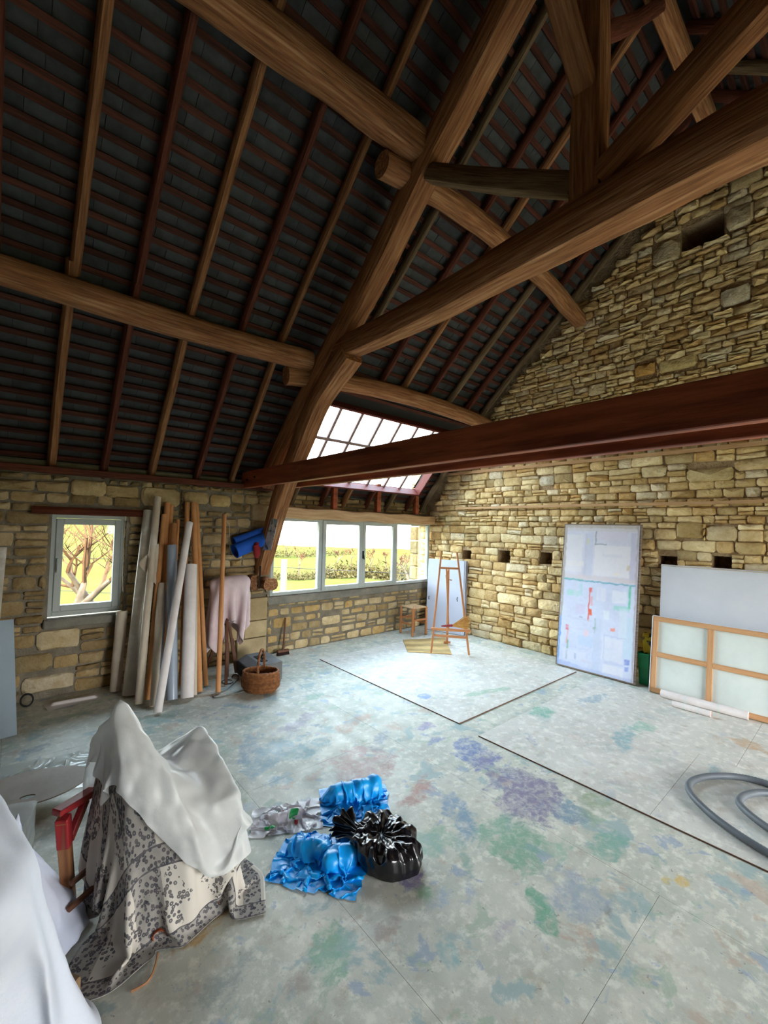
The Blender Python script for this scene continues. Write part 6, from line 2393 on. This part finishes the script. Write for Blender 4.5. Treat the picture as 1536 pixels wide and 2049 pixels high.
def cloth_pins(lift, nU, nV, LU, LV, fu, fv):
    """grid indices whose cloth distance from the peak matches the real spacing of the chair's points"""
    out = []
    pk = PK + np.array((0, 0, lift))
    gi = lambda p: ((((p - PK) @ cu) / LU + fu) * (nU - 1), (((p - PK) @ cv) / LV + fv) * (nV - 1))
    i0, j0 = gi(pk)
    out.append((int(round(j0)), int(round(i0)), pk))
    for t in (P2, P3):
        t = t + np.array((0, 0, lift))
        i1, j1 = gi(t)
        flat = math.hypot((i1 - i0) / (nU - 1) * LU, (j1 - j0) / (nV - 1) * LV)
        k = np.linalg.norm(t - pk) / flat * 1.03
        i2, j2 = i0 + (i1 - i0) * k, j0 + (j1 - j0) * k
        out.append((int(round(min(max(j2, 0), nV - 1))), int(round(min(max(i2, 0), nU - 1))), t))
    return out


Pf = cloth(P, (LU / (nU - 1), LV / (nV - 1)), [], steps=170, iters=12, bend=.10, fric=.5, floor_z=.008, hulls=HULLS(.015), pins=cloth_pins(.012, nU, nV, LU, LV, UP, VP))
mb = MB()
grid_mesh(mb, Pf, (LU, LV))
o = mb.build('patterned_cloth', M['fabric'], smooth=180, origin=(.55, 2.25, .45))
refine(o, 1, .0015)
tag(o, 'off-white cotton cloth with grey floral print hanging over the chair to the floor', 'cloth')
# plastic sheet on top
M['dust_sheet'] = film_mat('dust_sheet', lin(240, 243, 243), .92, .36, bump=.6, bscale=14)
nU, nV = 70, 46
LU, LV, UP, VP = 1.06, .70, .21, .34
cu = unit((math.cos(-.36 - .12), math.sin(-.36 - .12), 0))
cv = np.array((-cu[1], cu[0], 0))
P = flat_cloth(nU, nV, LU, LV, UP, VP, 1.10, 7)
Pp = cloth(P, (LU / (nU - 1), LV / (nV - 1)), [], hulls=HULLS(.034), steps=140, iters=12, bend=.16, fric=.6, balls=Pf.reshape(-1, 3)[::2], ball_r=.026, floor_z=.012, pins=cloth_pins(.045, nU, nV, LU, LV, UP, VP))
Pp = crease(Pp, .022, 8.5, 2.2, (LU, LV))
mb = MB()
grid_mesh(mb, Pp, (LU, LV))
o = mb.build('plastic_sheet', M['dust_sheet'], smooth=180, origin=(.55, 2.25, .6))
refine(o, 1)
tag(o, 'crinkled whitish plastic sheet peaked over the covered chair', 'plastic sheet')

# ================================================================ LEFT FOREGROUND
# clear plastic heap with a painter's palette on it
M['film'] = film_mat('clear_film', lin(232, 236, 234), .5, .15, bump=.5, bscale=14)
g = crumple(.23, 3.72, .95, .62, math.radians(-10), .66, 54, 33, [((-.1, 3.62, .0), (.22, 3.62, .0), .06)], z0=.06, zn=.07, steps=60, bend=.05)
mb = MB()
grid_mesh(mb, g)
tag(refine(mb.build('plastic_film', M['film'], smooth=180), 1), 'crumpled clear plastic film on the floor under the palette', 'plastic sheet')
M['palette'] = mat('palette_wood', lin(166, 152, 138), lin(146, 132, 120), scale=3, bump=.1, rough=.6)
pal = thing('palette', "painter's oval palette lying tilted on the plastic film", 'palette', (.12, 3.5, .08))
mb = MB()
a0 = RP(66, 1573, (0, 0, 1), .11)
exx, eyy = unit((.93, -.30, .02)), unit((.3, .93, .04))
eyy = unit(eyy - exx * (exx @ eyy))
ezz = np.cross(exx, eyy)
out, N_ = [], 72
for i in range(N_):
    t = 2 * math.pi * i / N_
    r = 1 - .34 * math.exp(-((t - 4.05) / .16) ** 2)
    out.append((math.cos(t) * .29 * r, math.sin(t) * .19 * r))
hole = [(.005 + .038 * math.cos(2 * math.pi * i / N_ - .0), -.105 + .020 * math.sin(2 * math.pi * i / N_)) for i in range(N_)]
vs = []
for z in (0, -.007):
    for ringp in (out, hole):
        vs += [a0 + exx * x + eyy * y + ezz * (z + .12 * x * x) for x, y in ringp]
fs = []
for k in range(N_):
    k2 = (k + 1) % N_
    fs += [(k, k2, N_ + k2, N_ + k), (2 * N_ + k2, 2 * N_ + k, 3 * N_ + k, 3 * N_ + k2), (k2, k, 2 * N_ + k, 2 * N_ + k2), (N_ + k, N_ + k2, 3 * N_ + k2, 3 * N_ + k)]
mb.add(vs, fs)
mb.build('board', M['palette'], pal, smooth=30)

# block wrapped in clear plastic
M['block_white'] = mat('packed_block', lin(206, 208, 206), lin(186, 188, 186), scale=3, bump=.2, rough=.6)
pb = np.array((-.035, 2.83, 0))
wp = thing('wrapped_block', 'squarish packed block wrapped in clear plastic below the palette', 'package', tuple(pb))
mb = MB()
boxf(mb, pb + np.array((0, 0, .125)), unit((.93, -.3, 0)), unit((.3, .93, 0)), (0, 0, 1), .28, .30, .24, .02)
mb.build('contents', M['block_white'], wp)
vs = np.zeros((22, 60, 3))
mb = MB()
for j in range(22):
    z = .004 + .255 * j / 21
    for i in range(60):
        t = 2 * math.pi * i / 60
        c, s_ = math.cos(t), math.sin(t)
        r = (abs(c) ** 8 + abs(s_) ** 8) ** (-1 / 8) * (.158 + .012 * vn(c * 3, s_ * 3, z * 9) + .006 * vn(c * 9, s_ * 9, z * 18))
        vs[j, i] = pb + unit((.93, -.3, 0)) * c * r + unit((.3, .93, 0)) * s_ * r + np.array((0, 0, z))
fs = [(j * 60 + i, j * 60 + (i + 1) % 60, j * 60 + 60 + (i + 1) % 60, j * 60 + 60 + i) for j in range(21) for i in range(60)] + [tuple(21 * 60 + i for i in range(60))]
mb.add(list(vs.reshape(-1, 3)), fs)
mb.build('wrapping', M['film'], wp, smooth=60)

# crumpled bluish white paper between block and chair
M['paper_white'] = mat('paper_white', lin(222, 226, 240), lin(206, 212, 232), scale=3, bump=.2, bscale=25, rough=.8)
pts = {  # outline seen in the photo, each at its own depth
}
mb = MB()
nA, nB = 40, 26
base_c = np.array((.145, 2.33, 0))
vs = np.zeros((nB, nA, 3))
for j in range(nB):
    t = j / (nB - 1)
    for i in range(nA):
        a = 2 * math.pi * i / nA
        R_ = .155 * (1 - t) ** .75 * (1 + .25 * vn(math.cos(a) * 1.3, math.sin(a) * 1.3, 5) + .3 * (.35 - abs(vn(math.cos(a) * 2.6, math.sin(a) * 2.6, t * 3 + 2)) * 1.6)) + .022
        top = .30 + .16 * max(0, math.cos(a - 2.6)) + .08 * vn(math.cos(a) * 2, math.sin(a) * 2, 8)
        z = .004 + top * (t ** 1.05)
        lean = np.array((-.06, .10, 0)) * t
        vs[j, i] = base_c + lean + np.array((math.cos(a) * R_, math.sin(a) * R_ * 1.1, z))
fs = [(j * nA + i, j * nA + (i + 1) % nA, j * nA + nA + (i + 1) % nA, j * nA + nA + i) for j in range(nB - 1) for i in range(nA)] + [tuple((nB - 1) * nA + i for i in range(nA))]
mb.add(list(vs.reshape(-1, 3)), fs)
tag(refine(mb.build('crumpled_paper', M['paper_white'], smooth=180), 1), 'heap of crumpled bluish white paper between the big white sheet and the red chair leg', 'paper')

# big white sheet draped over something tall in the corner nearest the camera
M['sheet_white'] = mat('sheet_white', lin(222, 228, 240), lin(212, 220, 236), scale=3, bump=.12, bscale=60, rough=.85)


def loft(cols_, n=7):
    R_ = [catmull(r, n) for r in cols_]
    k = len(R_[0])
    return np.array([catmull([r[i] for r in R_], n) for i in range(k)])


HT = lambda pts: [RP(x, y, (0, 0, 1), z) for x, y, z in pts]
cA = HT([(-10, 1575, .95), (38, 1650, .90), (75, 1722, .84), (93, 1805, .64), (130, 1915, .38), (168, 1995, .18), (204, 2054, .012)])
cB = HT([(-45, 1590, .965), (10, 1680, .92), (62, 1755, .855), (88, 1860, .60), (112, 1960, .37), (136, 2060, .17), (158, 2140, .012)])
cC = HT([(-80, 1610, .975), (-10, 1715, .935), (46, 1790, .875), (82, 1885, .66), (99, 1985, .44), (107, 2085, .20), (112, 2170, .012)])
cD = HT([(-120, 1650, .98), (-50, 1755, .95), (0, 1840, .90), (42, 1930, .62), (66, 2010, .40), (76, 2100, .19), (80, 2200, .012)])
cE = HT([(-190, 1700, .98), (-130, 1800, .95), (-80, 1900, .90), (-50, 1990, .66), (-34, 2090, .44), (-28, 2190, .2), (-28, 2280, .012)])
cZ = [q + np.array((-.04, .10 + .01 * i, -.02 - .02 * i)) for i, q in enumerate(cA)]
cZ[-1][2] = .012
cY = [q + np.array((-.16, .22, -.03)) for q in cZ]
for q in cY:
    q[2] = max(q[2], .012)
g = loft([cY, cZ, cA, cB, cC, cD, cE], 8)
for r in g:
    for p in r:
        k = .004 * vn(p[0] * 16, p[1] * 16, p[2] * 6)
        p += np.array((k, k, 0))
        p[2] = max(p[2], .008)
mb = MB()
grid_mesh(mb, g)
tag(refine(mb.build('dust_cover', M['sheet_white'], smooth=180, origin=(-.1, 1.7, 0)), 1), 'big white sheet draped to the floor over a stack, in the corner nearest the camera', 'sheet')

# white cloth on the floor by the eave wall
g = crumple(.50, 5.06, .42, .20, math.radians(8), .80, 40, 51, [((.36, 5.08, .0), (.66, 5.06, .0), .03)], z0=.05, zn=.03, steps=50, bend=.1)
mb = MB()
grid_mesh(mb, g)
tag(refine(mb.build('rag', M['canvas_roll'], smooth=180), 1), 'white rag lying on the floor under the small window', 'cloth')
# small coil of dark tubing by the boards
mb = MB()
q = np.array((.16, 5.18, .06))
tube(mb, [q + np.array((.045 * math.cos(t), .02 * math.sin(t) + .002 * t, .05 * math.sin(t))) for t in np.linspace(0, 11, 50)], .007, 6)
tag(mb.build('tubing_coil', M['black_grille'], smooth=60), 'small dark coil on the floor between the blue-grey board and the stone wall', 'coil')

# cords hanging on the stones
M['cord'] = mat('cord', lin(214, 206, 188), rough=.9, bump=0)
for pts, lab in (([(251, 1036), (248, 1075), (246, 1120), (245, 1150), (246, 1185)], 'thin cord with a small knob hanging beside the small window'), ([(455, 1046), (459, 1052), (459, 1085), (458, 1115)], 'thin pale cord hanging on the stones behind the wooden pole')):
    mb = MB()
    P_ = [PY(x, y, 5.275) for x, y in pts]
    tube(mb, catmull(P_, 4), .003, 6)
    if 'knob' in lab:
        tube(mb, [P_[0] + np.array((0, 0, .02)), P_[0], P_[0] - np.array((0, 0, .03))], .012, 8, rs=[.5, 1, .6])
    tag(mb.build('cord', M['cord'], smooth=60), lab, 'cord')
# scraps in front of the draped chair
M['scrap'] = mat('scrap_brown', lin(176, 86, 48), lin(120, 60, 40), scale=16, bump=.3, rough=.6)
q = FL(318, 1890)
mb = MB()
n_ = 14
vs, fs = [], []
for i in range(n_ + 1):
    t = i / n_ * 3.6
    r = .026
    for w_ in (0, 1):
        for k in (0, .003):
            e = q + unit((.35, .9, 0)) * (.07 * w_) + unit((.9, -.35, 0)) * (r - k) * math.cos(t) + np.array((0, 0, .030 + (r - k) * math.sin(t)))
            vs.append(e)
for i in range(n_):
    b = i * 4
    for a_, c_ in ((0, 2), (2, 3), (3, 1), (1, 0)):
        fs.append((b + a_, b + c_, b + 4 + c_, b + 4 + a_))
mb.add(vs, fs)
tag(mb.build('paint_scrap', M['scrap'], smooth=60), 'curled red-brown scrap on the floor before the draped chair', 'scrap')
mb = MB()
pts = [FL(316, 1906, .02), FL(312, 1926, .012), FL(304, 1950, .006), FL(293, 1966, .006), FL(280, 1975, .006), FL(262, 1984, .006)]
tube(mb, catmull(pts, 5), .004, 6)
tag(mb.build('stalk', M['chair_wood'], smooth=60), 'thin bent brown stalk on the floor near the curled scrap', 'scrap')
mb = MB()
q = FL(160, 1960)
boxf(mb, q + np.array((-.085, -.01, .03)), unit((.5, -.8, 0)), unit((.8, .5, 0)), (0, 0, 1), .16, .10, .05, .006)
M['card_dull'] = mat('card_dull', lin(150, 122, 92), rough=.9, bump=.1)
tag(mb.build('cardboard_box', M['card_dull']), 'low brown cardboard box peeping from under the big white sheet', 'box')

# repeats share a group
for o in list(SC.objects):
    if o.parent is None and o.get('category'):
        k = o.name.split('.')[0]
        g = {'canvas_roll': 'rolls leaning by the small window', 'wrapped_roll': 'rolls leaning by the small window', 'vinyl_roll': 'rolls leaning by the small window',
             'cardboard_tube': 'cardboard tubes leaning by the small window', 'purlin': 'purlins of the front roof slope', 'post': 'short posts over the bay window', 'batten': 'battens on the gable wall',
             'hardboard_sheet': 'hardboard sheets laid on the floor', 'bare_tree': 'bare trees outside', 'hedge': 'hedges in the field', 'plastic_bag': 'blue plastic bags on the floor',
             'cupboard_door': 'cupboard doors stacked in the corner', 'paper_roll': 'paper rolls on the floor', 'foam_mat': 'rolled blue mats'}.get(k)
        if g:
            o['group'] = g
